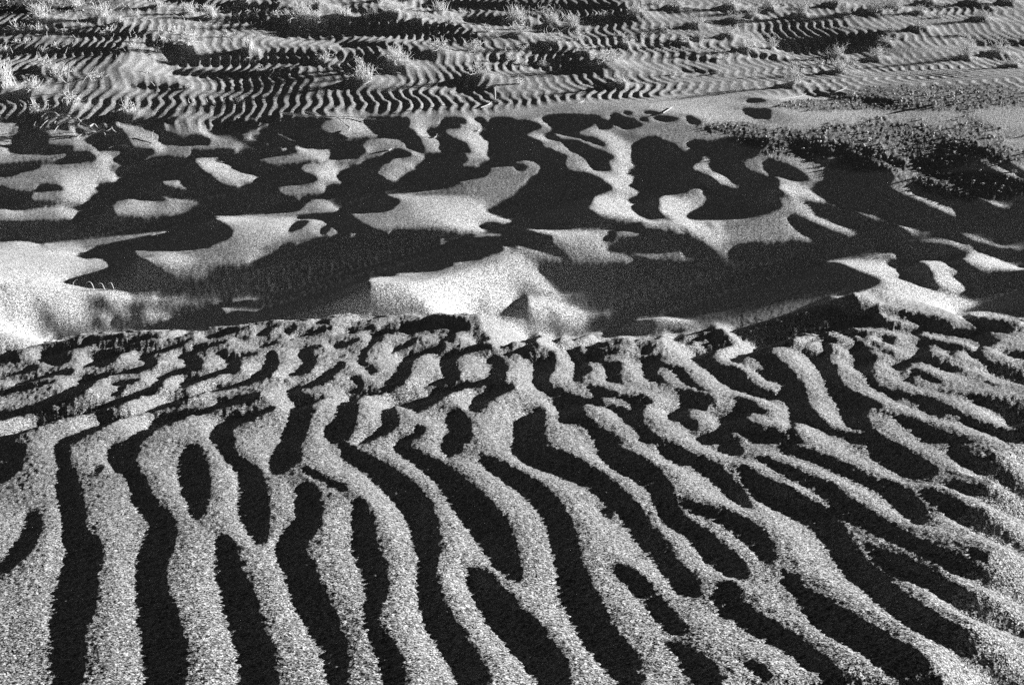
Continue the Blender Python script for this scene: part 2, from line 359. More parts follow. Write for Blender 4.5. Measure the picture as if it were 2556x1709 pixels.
TILES.append((0, 1109, 860, 1284, """
L 0,0 1284,0 1284,896 0,896
d 40,0,90 45,60,80 20,110,50 0,140,20
d 120,260,50 115,330,60 70,400,60 20,450,40 0,475,20
d 225,0,50 235,70,50 250,150,80 265,230,80 275,300,80 265,350,70 310,390,130 300,450,130 285,520,140 270,600,150 250,680,130 250,760,120 245,830,120 240,896,110
d 470,0,110 450,50,100 480,100,60 510,150,60 530,210,70 590,280,80 600,330,100 580,380,110 560,450,110 560,530,110 575,610,130 590,690,140 610,770,160 610,840,150 595,896,130
d 720,20,60 715,80,110 725,150,110 735,220,70 725,270,40
d 830,0,60 860,50,40 920,110,80 940,180,100 940,250,110 960,320,80 960,360,40
d 1080,20,110 1040,70,80 1020,100,30
d 1135,165,70 1145,220,100 1145,290,90 1100,340,90 1080,400,110 1110,470,110 1140,550,120 1180,630,120 1210,700,100 1240,770,100 1260,850,90 1270,896,80
d 825,345,40 840,410,80 850,480,100 880,560,120 900,640,120 925,720,120 950,800,130 960,896,140
d 1130,90,20 1200,130,20 1284,170,30
d 1270,10,40 1284,12,40
d 360,100,30 375,85,20
"""))
TILES.append((850, 1109, 860, 1284, """
L 15,0 1284,0 1284,896 15,896
d 0,20,60 70,60,60 150,110,80 220,170,100 280,240,110 310,320,100 320,390,90 320,440,60 320,500,70 330,580,90 360,660,100 410,740,110 460,820,110 500,896,110
d 210,10,40 280,50,50 360,100,70 430,170,100 510,260,130 570,340,130 600,410,110 650,490,60
d 60,210,40 80,280,80 85,370,90 110,450,90 130,530,80 120,600,60 110,660,50 140,720,60 180,800,80 200,896,80
d 490,490,80 540,550,110 600,630,130 670,710,140 740,790,140 800,870,120
d 400,10,90 440,20,40
d 530,60,40 600,100,60 680,150,70 760,220,80 810,300,90 830,380,100 850,460,100 870,540,120 910,620,130 950,700,120 1010,780,120 1080,860,110
d 650,10,60 720,40,90 830,80,90 930,130,80 1010,190,80 1080,260,80 1130,340,80 1190,410,80 1240,480,70 1284,540,80
d 985,250,50 995,262,40
d 970,10,60 1040,60,90 1120,100,90 1190,170,80 1220,250,80 1270,310,60
d 1200,10,60 1284,60,60
d 1030,460,50 1100,520,60 1170,600,60 1230,670,60 1284,700,50
d 1220,745,20 1284,780,40
"""))
TILES.append((1696, 1109, 860, 1284, """
L 20,0 1284,0 1284,896 20,896
d 20,50,40 90,80,60 150,130,60 200,180,60 250,225,40
d 0,210,30 80,250,40 160,270,60 240,320,80 300,370,80 330,430,50
d 0,290,40 60,340,70 120,400,90 190,450,90 230,485,50
d 0,500,100 30,530,80 50,560,30
d 180,530,80 170,590,90 240,640,80 310,690,70 400,740,70 480,800,70 560,860,60 600,896,50
d 0,780,40 50,820,90 100,870,90 130,896,60
d 250,820,30 330,870,40
d 400,490,60 450,560,60 530,630,110 620,690,110 710,740,110 800,800,110 900,850,90 970,896,80
d 150,15,30 220,25,40
d 230,90,40 290,160,80 370,200,100 450,240,90 530,290,100 590,370,90 640,450,90 720,520,90 800,590,90 900,660,90 1000,720,80 1100,790,80 1200,850,80 1284,896,70
d 290,50,20 380,90,40 480,140,50 560,180,70 620,240,80 710,290,70 800,340,60 900,390,50 1000,440,50 1100,490,50 1200,540,40 1284,570,40
d 700,380,20 760,430,60 860,480,60 960,530,60 1060,590,70 1160,640,60 1284,700,60
d 380,10,40 500,50,40 600,90,50 700,140,40 780,170,70 850,230,80 900,280,60
d 720,10,80 800,50,100 880,90,90 940,100,50
d 900,180,30 980,220,60 1080,280,70 1180,330,60 1284,380,50
d 1000,150,20 1100,180,40 1200,230,40 1284,260,30
d 1020,20,60 1080,70,50 1180,110,50 1284,160,50
d 1080,400,30 1150,430,30
"""))
TILES.append((0, 0, 860, 2345, """
L 0,0 2345,0 2345,735 0,735
d 0,230,20 300,225,20 700,240,30 1000,230,20
d 0,360,40 300,350,50 600,340,40 850,340,20
d 1000,310,30 1250,320,30
d 1480,80,40 1700,60,40 1900,40,30
d 1350,140,30 1700,140,40 2000,180,30 2345,200,60
d 1900,240,40 2345,230,40
d 1100,435,20 1500,430,40 1900,420,30 2345,420,50
d 1150,500,30 1500,510,50 1850,510,50 2000,480,30
d 850,595,10 1050,595,24 1250,590,20
d 300,180,20 420,180,16
d 1800,370,30 2345,380,24
d 0,60,30 300,90,20
d 1000,0,30 1400,10,20
"""))
TILES.append((850, 0, 860, 2345, """
L 0,0 2345,0 2345,735 0,735
d 500,30,60 1000,40,60 1150,50,60 1900,50,40
d 0,200,80 300,210,70 600,210,50 800,190,40
d 0,310,40 300,300,30
d 0,420,30 100,410,50 250,395,80
d 430,360,30 560,360,30
d 850,140,40 1050,140,50 1300,130,50 1400,150,30 1700,130,40 1850,130,20
d 600,250,20 900,245,30
d 1200,175,20 1300,175,16
d 1300,450,40 1500,430,40 1650,430,50
d 1330,365,16 1620,365,16
d 1000,410,14 1200,415,14
d 800,630,20 900,610,40 1040,605,20
d 1700,580,14 1850,580,14
d 0,70,30 300,90,20
"""))
TILES.append((1700, 0, 856, 2345, """
L 0,0 2345,0 2345,735 0,735
d 650,330,60 850,320,90 1100,290,100 1300,260,60 1420,235,24
d 1150,350,40 1300,330,40
d 450,390,14 650,385,14
d 0,405,14 230,405,14
d 0,495,10 210,490,20
d 2000,310,14 2345,300,20
d 2050,60,20 2110,65,16
d 450,690,40 570,690,20
d 1250,690,50 1450,700,30
d 900,660,16 1100,640,16
"""))

PW, PH = 2556, 1709
MS = 0.5                        # survey raster scale
MW, MH = int(PW*MS), int(PH*MS)
SUB = 1
def fill_poly(m, pts, val):
    xs = np.array([p[0] for p in pts])*MS; ys = np.array([p[1] for p in pts])*MS
    y0 = max(0, int(math.floor(ys.min()))); y1 = min(MH-1, int(math.ceil(ys.max())))
    x2 = np.roll(xs, -1); y2 = np.roll(ys, -1)
    for r in range(y0, y1+1):
        yc = r + 0.5
        hit = (ys <= yc) != (y2 <= yc)
        if not hit.any(): continue
        xi = np.sort(xs[hit] + (yc-ys[hit])*(x2[hit]-xs[hit])/(y2[hit]-ys[hit]))
        for k in range(0, len(xi)-1, 2):
            a = max(0, int(round(xi[k]))); b = min(MW, int(round(xi[k+1])))
            if b > a: m[r, a:b] = val
def smooth_line(p):
    # Catmull-Rom through the noted points
    p = np.array(p, float)
    if len(p) < 3: return p
    q = np.vstack([2*p[0]-p[1], p, 2*p[-1]-p[-2]]); out = []
    for i in range(1, len(q)-2):
        a, b, c, d = q[i-1], q[i], q[i+1], q[i+2]
        for t in (0, .25, .5, .75):
            out.append(0.5*((2*b)+(-a+c)*t+(2*a-5*b+4*c-d)*t*t+(-a+3*b-3*c+d)*t**3))
    out.append(p[-1])
    return np.array(out)
def fill_stroke(m, pts, val):
    p = smooth_line(pts); n = len(p)
    tan = np.gradient(p[:, :2], axis=0); ln = np.hypot(tan[:, 0], tan[:, 1])+1e-9
    nx, ny = -tan[:, 1]/ln, tan[:, 0]/ln
    w = np.maximum(p[:, 2], 2.0)/2
    L = np.stack([p[:, 0]+nx*w, p[:, 1]+ny*w], 1); R = np.stack([p[:, 0]-nx*w, p[:, 1]-ny*w], 1)
    for i in range(n-1):
        fill_poly(m, [L[i], L[i+1], R[i+1], R[i]], val)
    for i in range(n):
        a = np.linspace(0, 2*math.pi, 10)[:-1]; r = w[i]*(0.98 if 0 < i < n-1 else 0.7)
        fill_poly(m, [(p[i, 0]+r*math.cos(t), p[i, 1]+r*math.sin(t)) for t in a], val)
def build_mask():
    m = np.ones((MH, MW), np.float32)
    order = TILES[-3:] + TILES[:-3]
    for ox, oy, w, wn, txt in order:
        k = w/wn
        tile = np.full_like(m, -1)
        for line in txt.strip().splitlines():
            c, *rest = line.split()
            pts = [tuple(float(v)*k for v in s.split(',')) for s in rest]
            pts = [(p[0]+ox, p[1]+oy)+tuple(p[2:]) for p in pts]
            val = 0.0 if c in 'Dd' else 1.0
            (fill_poly if c in 'DL' else fill_stroke)(tile, pts, val)
        # keep inside the tile
        keep = np.zeros_like(m, bool)
        h = {(640): 420, 860: 600, 856: 600}[w] if oy else 275
        keep[int(oy*MS):int((oy+h)*MS)+1, int(ox*MS):int((ox+w)*MS)+1] = True
        sel = keep & (tile >= 0)
        m[sel] = tile[sel]
    return m

# ---- camera model shared by the survey and the Blender camera --------------
TANS = math.tan(SUN_EL)
CP, SP = math.cos(CAM_PITCH), math.sin(CAM_PITCH)

def project(x, y, z):
    dz = z - CAM_H
    fwd = y*CP - dz*SP
    up = y*SP + dz*CP
    fwd = np.maximum(fwd, 0.05)
    return PW/2 + FPX*x/fwd, PH/2 - FPX*up/fwd

_pd = np.array([-60, 0.0, 1.0, 2.0, 3.0, 4.0, 4.7, 5.1, 6.0, 7.0, 8.5, 10.0, 11.5, 16, 60, 4000.])
_pz = np.array([2.1, 1.95, 1.72, 1.445, 1.155, 0.865, 0.66, 0.55, 0.36, 0.22, 0.10, 0.03, 0, 0, 0.0, 0.0])
_dd = np.linspace(-5, 20, 5001)
_zz = np.interp(_dd, _pd, _pz)
_k = np.exp(-0.5*(np.arange(-250, 251)*0.005/0.16)**2); _k /= _k.sum()
_zz = np.convolve(np.pad(_zz, 250, mode='edge'), _k, mode='valid')
def base_z(x, y):
    z = np.interp(y, _dd, _zz)
    hump = np.clip((5.6-y)/1.2, 0, 1); hump = hump*hump*(3-2*hump)
    xc = np.clip(-x, 0, 6)
    t0 = np.clip((y-4.8)/1.3, 0, 1); t1 = np.clip((11.0-y)/2.6, 0, 1)
    tilt = 0.085*(t0*t0*(3-2*t0))*(t1*t1*(3-2*t1))
    return z - hump*0.03*xc*xc + (tilt+0.02*hump)*np.clip(x, -6, 6)

def blur(a, s0, s1, mode='edge'):
    for ax, s in ((0, s0), (1, s1)):
        if s <= 0.05: continue
        r = max(1, int(3*s)); k = np.exp(-0.5*(np.arange(-r, r+1)/s)**2); k = (k/k.sum()).astype(np.float32)
        pad = [(0, 0), (0, 0)]; pad[ax] = (r, r)
        p = np.pad(a, pad, mode=mode); o = np.zeros_like(a)
        n = a.shape[ax]
        for i, w in enumerate(k):
            o += w*(p[i:i+n] if ax == 0 else p[:, i:i+n])
        a = o
    return a

def mirror(u, n):
    u = np.abs(u); u = np.mod(u, 2*n)
    return np.where(u >= n, 2*n-1e-3-u, u).astype(np.float32)

def bilerp(a, r, c):
    r = np.clip(r, 0, a.shape[0]-1.001); c = np.clip(c, 0, a.shape[1]-1.001)
    r0 = r.astype(np.int32); c0 = c.astype(np.int32); fr = (r-r0).astype(np.float32); fc = (c-c0).astype(np.float32)
    return (a[r0, c0]*(1-fr)*(1-fc)+a[r0+1, c0]*fr*(1-fc)+a[r0, c0+1]*(1-fr)*fc+a[r0+1, c0+1]*fr*fc)

class Relief:
    """Height field on a grid whose columns run along the light (column 0 nearest the sun)."""
    def __init__(self, x0, x1, y0, y1, res):
        self.res = res
        ca, sa = math.cos(SUN_AZ), math.sin(SUN_AZ)
        self.d = (-ca, -sa)              # direction the light travels on the ground
        self.e = (-sa, ca)               # across
        cor = [(x, y) for x in (x0, x1) for y in (y0, y1)]
        s = [x*self.d[0]+y*self.d[1] for x, y in cor]; t = [x*self.e[0]+y*self.e[1] for x, y in cor]
        self.s0, self.t0 = min(s), min(t)
        self.ns = int((max(s)-min(s))/res)+1; self.nt = int((max(t)-min(t))/res)+1
        S = self.s0+np.arange(self.ns)*res; T = self.t0+np.arange(self.nt)*res
        SS, TT = np.meshgrid(S, T)
        self.X = SS*self.d[0]+TT*self.e[0]; self.Y = SS*self.d[1]+TT*self.e[1]
        self.B = base_z(self.X, self.Y).astype(np.float32)
        self.h = np.zeros_like(self.B)
    def sample_mask(self, m):
        u, v = project(self.X, self.Y, self.B+self.h)
        u = mirror(u*MS, MW); v = mirror(v*MS, MH)
        return bilerp(m, v-0.5, u-0.5)
    def initial(self, lit, slip, cap):
        # per light ray: every lee run of length L gets a crest L*tan(el) above its far end
        lit = lit > 0.5
        nt, ns = lit.shape; h = np.zeros((nt, ns), np.float32)
        for r in range(nt):
            row = lit[r]; ch = np.flatnonzero(row[1:] != row[:-1])+1
            b = np.concatenate([[0], ch, [ns]])
            runs = [(b[i], b[i+1], row[b[i]]) for i in range(len(b)-1)]
            D = [0.0 if l else max(0.0, (q-p)*self.res*TANS-(self.B[r, p]-self.B[r, min(q, ns-1)])) for p, q, l in runs]
            for i, (p, q, l) in enumerate(runs):
                n = q-p; t = np.linspace(0, 1, n, dtype=np.float32)
                if l:
                    a = -D[i-1]/2 if i > 0 else 0.0
                    c = D[i+1]/2 if i+1 < len(runs) else 0.0
                    h[r, p:q] = a+(c-a)*t
                else:
                    L = n*self.res
                    h[r, p:q] = D[i]*(0.5-t)-min(slip*L, cap)*4*t*(1-t)**2
        return h
    def horizon(self, z):
        nt, ns = z.shape; H = np.empty_like(z); A = np.zeros((nt, ns), np.int32)
        cur = np.full(nt, -1e9, np.float32); idx = np.zeros(nt, np.int32); st = self.res*TANS
        zt = np.ascontiguousarray(z.T)
        HT = np.empty_like(zt); AT = np.empty(zt.shape, np.int32)
        for c in range(ns):
            cur = cur-st
            HT[c] = cur; AT[c] = idx
            up = zt[c] > cur
            cur = np.where(up, zt[c], cur); idx = np.where(up, c, idx)
        return HT.T, AT.T
    def refine(self, m, outer=4, inner=8, sig=1.0, slip=0.1, soft=1.0, margin=0.004, first=True, cap=0.02, step=0.03, lim=0.11, keep=0.985, repose=0.38, face=0.2, guess=None, hp=0.0, hpf=0.5):
        self.h = self.h.astype(np.float32)
        lit = blur(self.sample_mask(m), soft, soft)
        if first:
            for k in range(3):
                h = self.initial(lit, slip, cap)
                self.h = 0.5*self.h+0.5*blur(h, sig*2.0, sig*1.0)
                lit = blur(self.sample_mask(m), soft, soft)
        if guess is not None: self.h = guess(self).astype(np.float32); lit = blur(self.sample_mask(m), soft, soft)
        base = (np.arange(self.B.shape[0])*self.B.shape[1])[:, None]
        cc = np.arange(self.B.shape[1])[None, :]
        for o in range(outer):
            want = lit > 0.5
            start = self.lee_start(want)
            for it in range(inner):
                z = self.B+self.h
                H, A = self.horizon(z)
                dep = H-z
                up = np.where(want & (dep > -0.0005), np.minimum(dep+0.001, step), 0)
                ray = np.take_along_axis(z, start, 1)-((cc-start)*np.float32(self.res*TANS)).astype(np.float32)
                dn = np.where(~want & (dep < margin), np.clip(z-ray+margin, 0, step), 0)
                d = 0.55*up-0.45*dn
                sel = up > 0.001; sl2 = dn > 0.001
                ids = np.concatenate([(base+A)[sel], (base+start)[sl2]])
                wts = np.concatenate([-up[sel], dn[sl2]])
                adj = np.bincount(ids, wts, z.size)/np.maximum(np.bincount(ids, minlength=z.size), 1)
                d = d+1.2*blur(adj.astype(np.float32).reshape(z.shape), 1.6, 1.2)
                self.h = keep*self.h+blur(d, sig*1.5, sig*0.6)
                self.h = np.clip(self.h, -lim, lim)
                if it % 3 == 2: self.h = blur(self.h, sig*0.8, sig*0.4)
                if it % 2 == 1:                      # sand slides past its angle of repose
                    gy, gx = np.gradient(self.h, self.res)
                    w = blur(np.clip((np.hypot(gx, gy)-repose)/0.2, 0, 1), 1, 1)
                    self.h = self.h*(1-w)+blur(self.h, 2.5, 1.5)*w
                    w = blur(np.clip((gx-face)/0.08, 0, 1), 1, 1)    # windward faces stay gentle
                    self.h = self.h*(1-w)+blur(self.h, 1.5, 3.0)*w
            if hp > 0 and o < outer-1:              # no drift of the mean level
                q = 8; sg = hp/self.res/q
                lp = blur(np.ascontiguousarray(self.h[::q, ::q]), sg, sg)
                r, c = np.meshgrid(np.arange(self.h.shape[0])/q, np.arange(self.h.shape[1])/q, indexing='ij')
                self.h = (self.h-hpf*bilerp(lp, r, c)*np.clip((5.0-self.Y)/0.8, 0, 1)).astype(np.float32)
            new = self.sample_mask(m)
            lit = blur(0.5*lit+0.5*new, soft*0.5, soft*0.5) if o < outer-1 else blur(new, soft, soft)
        z = self.B+self.h; H, A = self.horizon(z)
        self.agree = float((((H-z) <= 0.0) == (lit > 0.5)).mean())
        return self
    def lee_start(self, want):
        # index of the last lit column before each lee cell
        n = want.shape[1]; idx = np.where(want, np.arange(n)[None, :], 0)
        return np.maximum.accumulate(idx, axis=1)
    def at(self, x, y, arr=None):
        s = x*self.d[0]+y*self.d[1]; t = x*self.e[0]+y*self.e[1]
        return bilerp(self.h if arr is None else arr, (t-self.t0)/self.res, (s-self.s0)/self.res)

def solve(x0, x1, y0, y1, levels, m, **kw):
    prev = None
    for i, res in enumerate(levels):
        R = Relief(x0, x1, y0, y1, res)
        if prev is not None: R.h = prev.at(R.X, R.Y).astype(np.float32)
        R.refine(m, first=prev is None, **{k: (v[i] if isinstance(v, tuple) else v) for k, v in kw.items()})
        prev = R
    return prev

# ------------------------------------------------------------------ noise
_rs = np.random.RandomState(7)
_perm = _rs.permutation(4096).astype(np.int32)
_ang = _rs.uniform(0, 2*math.pi, 4096).astype(np.float32)
_gx, _gy = np.cos(_ang), np.sin(_ang)
def gnoise(x, y, seed=0):
    x = np.asarray(x, np.float32)+seed*17.31; y = np.asarray(y, np.float32)+seed*9.77
    xi = np.floor(x).astype(np.int32); yi = np.floor(y).astype(np.int32)
    fx = x-xi; fy = y-yi
    u = fx*fx*fx*(fx*(fx*6-15)+10); v = fy*fy*fy*(fy*(fy*6-15)+10)
    def g(ix, iy, dx, dy):
        k = _perm[(_perm[ix & 4095]+iy) & 4095]
        return _gx[k]*dx+_gy[k]*dy
    a = g(xi, yi, fx, fy); b = g(xi+1, yi, fx-1, fy); c = g(xi, yi+1, fx, fy-1); d = g(xi+1, yi+1, fx-1, fy-1)
    return 1.5*((a*(1-u)+b*u)*(1-v)+(c*(1-u)+d*u)*v)
def sstep(a, b, x):
    t = np.clip((x-a)/(b-a), 0, 1)
    return t*t*(3-2*t)

# ------------------------------------------------------------------ relief of the sand
survey = blur(build_mask(), 1.0, 1.0)
mid = solve(-5.2, 5.2, 4.6, 15.0, (0.08, 0.04, 0.02, 0.0125), survey, sig=(1.8, 1.5, 1.3, 1.0), margin=0.002, keep=0.9995, lim=0.5, outer=(6, 5, 4, 3), cap=0.03)
def _guess(R):
    w = sstep(4.9, 5.5, R.Y)
    return R.h*(1-w)+mid.at(R.X, np.clip(R.Y, 4.6, 15.0))*w
fore = solve(-3.1, 3.1, 1.0, 6.6, (0.024, 0.012, 0.006), survey, sig=1.1, slip=0.06, margin=0.002, cap=0.012, step=0.012, lim=0.5, keep=0.999, guess=(_guess, None, None), face=0.5, repose=0.55, outer=(4, 4, 4), hp=(0.22, 0.22, 0.22), hpf=0.6)
mid.h = blur(mid.h, 0.9, 0.7)
fore.h = blur(fore.h, 0.6, 0.6)

GRAVEL = [(2330, 245, 270, 36), (2260, 365, 330, 70), (1930, 345, 120, 26), (2060, 262, 120, 18), (90, 12, 260, 26), (2420, 460, 150, 40), (1830, 320, 90, 18)]
def gravel_amount(x, y, z):
    u, v = project(x, y, z)
    g = np.zeros_like(u)
    n = gnoise(x*4, y*3, 21)*0.55+gnoise(x*13, y*9, 22)*0.35
    for cx, cy, rx, ry in GRAVEL:
        q = 1-np.sqrt(((u-cx)/rx)**2+((v-cy)/ry)**2)
        g = np.maximum(g, sstep(-0.12, 0.25, q+n*0.45))
    return g*(y > 5)
def ripple_zone(x, y):
    yb = 9.35-0.55*sstep(1.0, 2.6, x)+0.2*gnoise(x*1.4, y*0.4, 5)+0.08*gnoise(x*5, y*3, 6)
    return sstep(-0.05, 0.3, y-yb)
def relief(x, y):
    """smooth ground: base and dunes"""
    w = sstep(5.25, 5.75, y+0.05*gnoise(x*2, y*2, 4))
    hm = mid.at(x, np.clip(y, 4.6, 15.2)); hf = fore.at(x, np.clip(y, 1.0, 6.6))
    far = 1-sstep(13.6, 15.2, y)
    near = sstep(0.75, 1.15, y)
    return base_z(x, y)+hm*w*far+hf*(1-w)*near
RIP_L = 0.078
def detail(x, y, grav):
    """ripples on the far plain, wind streaks and grain clusters"""
    rz = ripple_zone(x, y)
    warp = 0.085*gnoise(x*0.7, y*2.5, 1)+0.03*gnoise(x*1.7, y*5.5, 2)+0.10*gnoise(x*0.35, y*0.5, 3)+0.008*gnoise(x*9, y*9, 12)
    ph = 2*math.pi*(x+warp+0.10*y)/(RIP_L*(1+0.0*x))
    amp = 0.0034*(0.75+0.5*gnoise(x*1.3, y*1.1, 8))*(1-0.75*grav)
    f = np.sin(ph)-0.28*np.sin(2*ph+0.5)
    h = rz*amp*f
    # fainter ripples where the plain meets the dunes
    # wind streaks on the dunes
    dz = sstep(5.0, 5.6, y)*(1-sstep(9.0, 9.6, y))
    h = h+dz*(0.0012*gnoise(x*3.0+y*1.2, y*16-x*5.0, 9)*np.clip(gnoise(x*0.9, y*0.9, 10)+0.3, 0, 1)+0.0003*gnoise(x*45, y*45, 11))
    # coarse grain lag on the near hump: clumps a few grains high
    fz = 1-sstep(4.9, 5.8, y)
    ls = x*math.cos(SUN_AZ)+y*math.sin(SUN_AZ); lt = -x*math.sin(SUN_AZ)+y*math.cos(SUN_AZ)
    n = 0.0011*gnoise(x*70, y*95, 13)+0.0008*gnoise(x*150, y*180, 14)+0.0017*gnoise(ls*20, lt*95, 15)+0.0012*gnoise(ls*45, lt*190, 18)
    h = h+fz*n
    h = h+grav*(0.002*gnoise(x*30, y*18, 16)+0.0025*gnoise(x*75, y*50, 17))
    return h
MOUNDS = []                              # filled by the plant list: x, y, height, radius
def mounds(x, y):
    h = np.zeros_like(x)
    for mx, my, mh, mr in MOUNDS:
        dx = x-mx; dy = y-my
        s = np.where(dx > 0, mr*1.5, mr*0.8)
        q = (dx/s)**2+(dy/(mr*1.2))**2
        sel = q < 6
        h[sel] = np.maximum(h[sel], mh*np.exp(-q[sel]))
    return h
_last = {}
def height(x, y):
    x = np.asarray(x, float); y = np.asarray(y, float)
    z = relief(x, y)
    g = gravel_amount(x, y, z)
    _last['g'] = g
    return z+detail(x, y, g)+mounds(x, y)
def ground_at(px, py):
    """where the line of sight through a photo point meets the sand"""
    fx = (px-PW/2)/FPX; fy = (PH/2-py)/FPX
    d = np.array([fx, CP+fy*SP, -SP+fy*CP])
    t = np.linspace(1.2, 18, 1400)
    x, y, z = d[0]*t, d[1]*t, CAM_H+d[2]*t
    b = relief(x, y)+mounds(x, y)
    i = int(np.argmax(z < b)) if (z < b).any() else len(t)-1
    return float(x[i]), float(y[i]), float(b[i]), float(t[i])

# ------------------------------------------------------------------ materials
def new_mat(name):
    m = bpy.data.materials.new(name); m.use_nodes = True
    nt = m.node_tree
    for n in list(nt.nodes): nt.nodes.remove(n)
    out = nt.nodes.new('ShaderNodeOutputMaterial'); b = nt.nodes.new('ShaderNodeBsdfPrincipled')
    nt.links.new(b.outputs[0], out.inputs[0])
    b.inputs['Specular IOR Level'].default_value = 0.15
    return m, nt, b
def N(nt, t, **kw):
    n = nt.nodes.new(t)
    for k, v in kw.items(): setattr(n, k, v)
    return n
def mathn(nt, op, a, b=None):
    n = N(nt, 'ShaderNodeMath', operation=op)
    for i, v in enumerate((a, b)):
        if v is None: continue
        if isinstance(v, (int, float)): n.inputs[i].default_value = v
        else: nt.links.new(v, n.inputs[i])
    return n.outputs[0]

def sand_material():
    m, nt, b = new_mat('sand')
    L = nt.links.new
    tc = N(nt, 'ShaderNodeTexCoord')
    # single grains: pale quartz and dark mineral grains side by side
    v1 = N(nt, 'ShaderNodeTexVoronoi'); v1.inputs['Scale'].default_value = 520.0
    L(tc.outputs['Object'], v1.inputs['Vector'])
    v2 = N(nt, 'ShaderNodeTexVoronoi'); v2.inputs['Scale'].default_value = 260.0
    L(tc.outputs['Object'], v2.inputs['Vector'])
    s1 = N(nt, 'ShaderNodeSeparateColor'); L(v1.outputs['Color'], s1.inputs[0])
    s2 = N(nt, 'ShaderNodeSeparateColor'); L(v2.outputs['Color'], s2.inputs[0])
    r1 = N(nt, 'ShaderNodeMapRange'); L(s1.outputs[0], r1.inputs[0]); r1.inputs[3].default_value = 0.04; r1.inputs[4].default_value = 0.86
    r2 = N(nt, 'ShaderNodeMapRange'); L(s2.outputs[0], r2.inputs[0]); r2.inputs[3].default_value = 0.45; r2.inputs[4].default_value = 1.55
    # broad, faint sorting of light and dark sand
    n1 = N(nt, 'ShaderNodeTexNoise'); n1.inputs['Scale'].default_value = 3.0; n1.inputs['Detail'].default_value = 6
    L(tc.outputs['Object'], n1.inputs['Vector'])
    r3 = N(nt, 'ShaderNodeMapRange'); L(n1.outputs['Fac'], r3.inputs[0]); r3.inputs[3].default_value = 0.85; r3.inputs[4].default_value = 1.15
    c = mathn(nt, 'MULTIPLY', mathn(nt, 'MULTIPLY', r1.outputs[0], r2.outputs[0]), r3.outputs[0])
    at = N(nt, 'ShaderNodeAttribute', attribute_name='gravel')
    mx = N(nt, 'ShaderNodeMix', data_type='FLOAT')
    tn = N(nt, 'ShaderNodeAttribute', attribute_name='tone')      # coarse dark lag grains near; fine dune sand, painted brighter against dim grazing light
    c = mathn(nt, 'MULTIPLY', c, tn.outputs['Fac'])
    L(at.outputs['Fac'], mx.inputs[0]); L(c, mx.inputs[2])
    L(mathn(nt, 'MULTIPLY', c, 0.5), mx.inputs[3])
    cc = N(nt, 'ShaderNodeCombineColor')
    for i in range(3): L(mx.outputs[0], cc.inputs[i])
    L(cc.outputs[0], b.inputs['Base Color'])
    b.inputs['Roughness'].default_value = 0.9
    # every grain shows its own facet to the light
    geo = N(nt, 'ShaderNodeNewGeometry')
    sub = N(nt, 'ShaderNodeVectorMath', operation='SUBTRACT'); L(v1.outputs['Color'], sub.inputs[0]); sub.inputs[1].default_value = (0.5, 0.5, 0.5)
    sc = N(nt, 'ShaderNodeVectorMath', operation='SCALE'); L(sub.outputs[0], sc.inputs[0]); sc.inputs['Scale'].default_value = 0.9
    ad = N(nt, 'ShaderNodeVectorMath', operation='ADD'); L(geo.outputs['Normal'], ad.inputs[0]); L(sc.outputs[0], ad.inputs[1])
    nm = N(nt, 'ShaderNodeVectorMath', operation='NORMALIZE'); L(ad.outputs[0], nm.inputs[0])
    L(nm.outputs[0], b.inputs['Normal'])
    return m
def plain_material(name, lo, hi, scale, rough=0.8):
    m, nt, b = new_mat(name)
    tc = N(nt, 'ShaderNodeTexCoord'); n = N(nt, 'ShaderNodeTexNoise')
    n.inputs['Scale'].default_value = scale; n.inputs['Detail'].default_value = 5
    nt.links.new(tc.outputs['Object'], n.inputs['Vector'])
    r = N(nt, 'ShaderNodeMapRange'); nt.links.new(n.outputs['Fac'], r.inputs[0])
    r.inputs[1].default_value = 0.3; r.inputs[2].default_value = 0.7
    r.inputs[3].default_value = lo; r.inputs[4].default_value = hi
    cc = N(nt, 'ShaderNodeCombineColor')
    for i in range(3): nt.links.new(r.outputs[0], cc.inputs[i])
    nt.links.new(cc.outputs[0], b.inputs['Base Color'])
    b.inputs['Roughness'].default_value = rough
    return m
M_SAND = sand_material()
M_STRAW = plain_material('dry_straw', 0.75, 0.9, 30)
M_WOOD = plain_material('bleached_wood', 0.55, 0.8, 60)
M_ROCK = plain_material('white_quartz', 0.55, 0.85, 40)
M_PEB_D = plain_material('dark_pebble', 0.05, 0.14, 15)
M_PEB_W = plain_material('pale_pebble', 0.45, 0.8, 15)

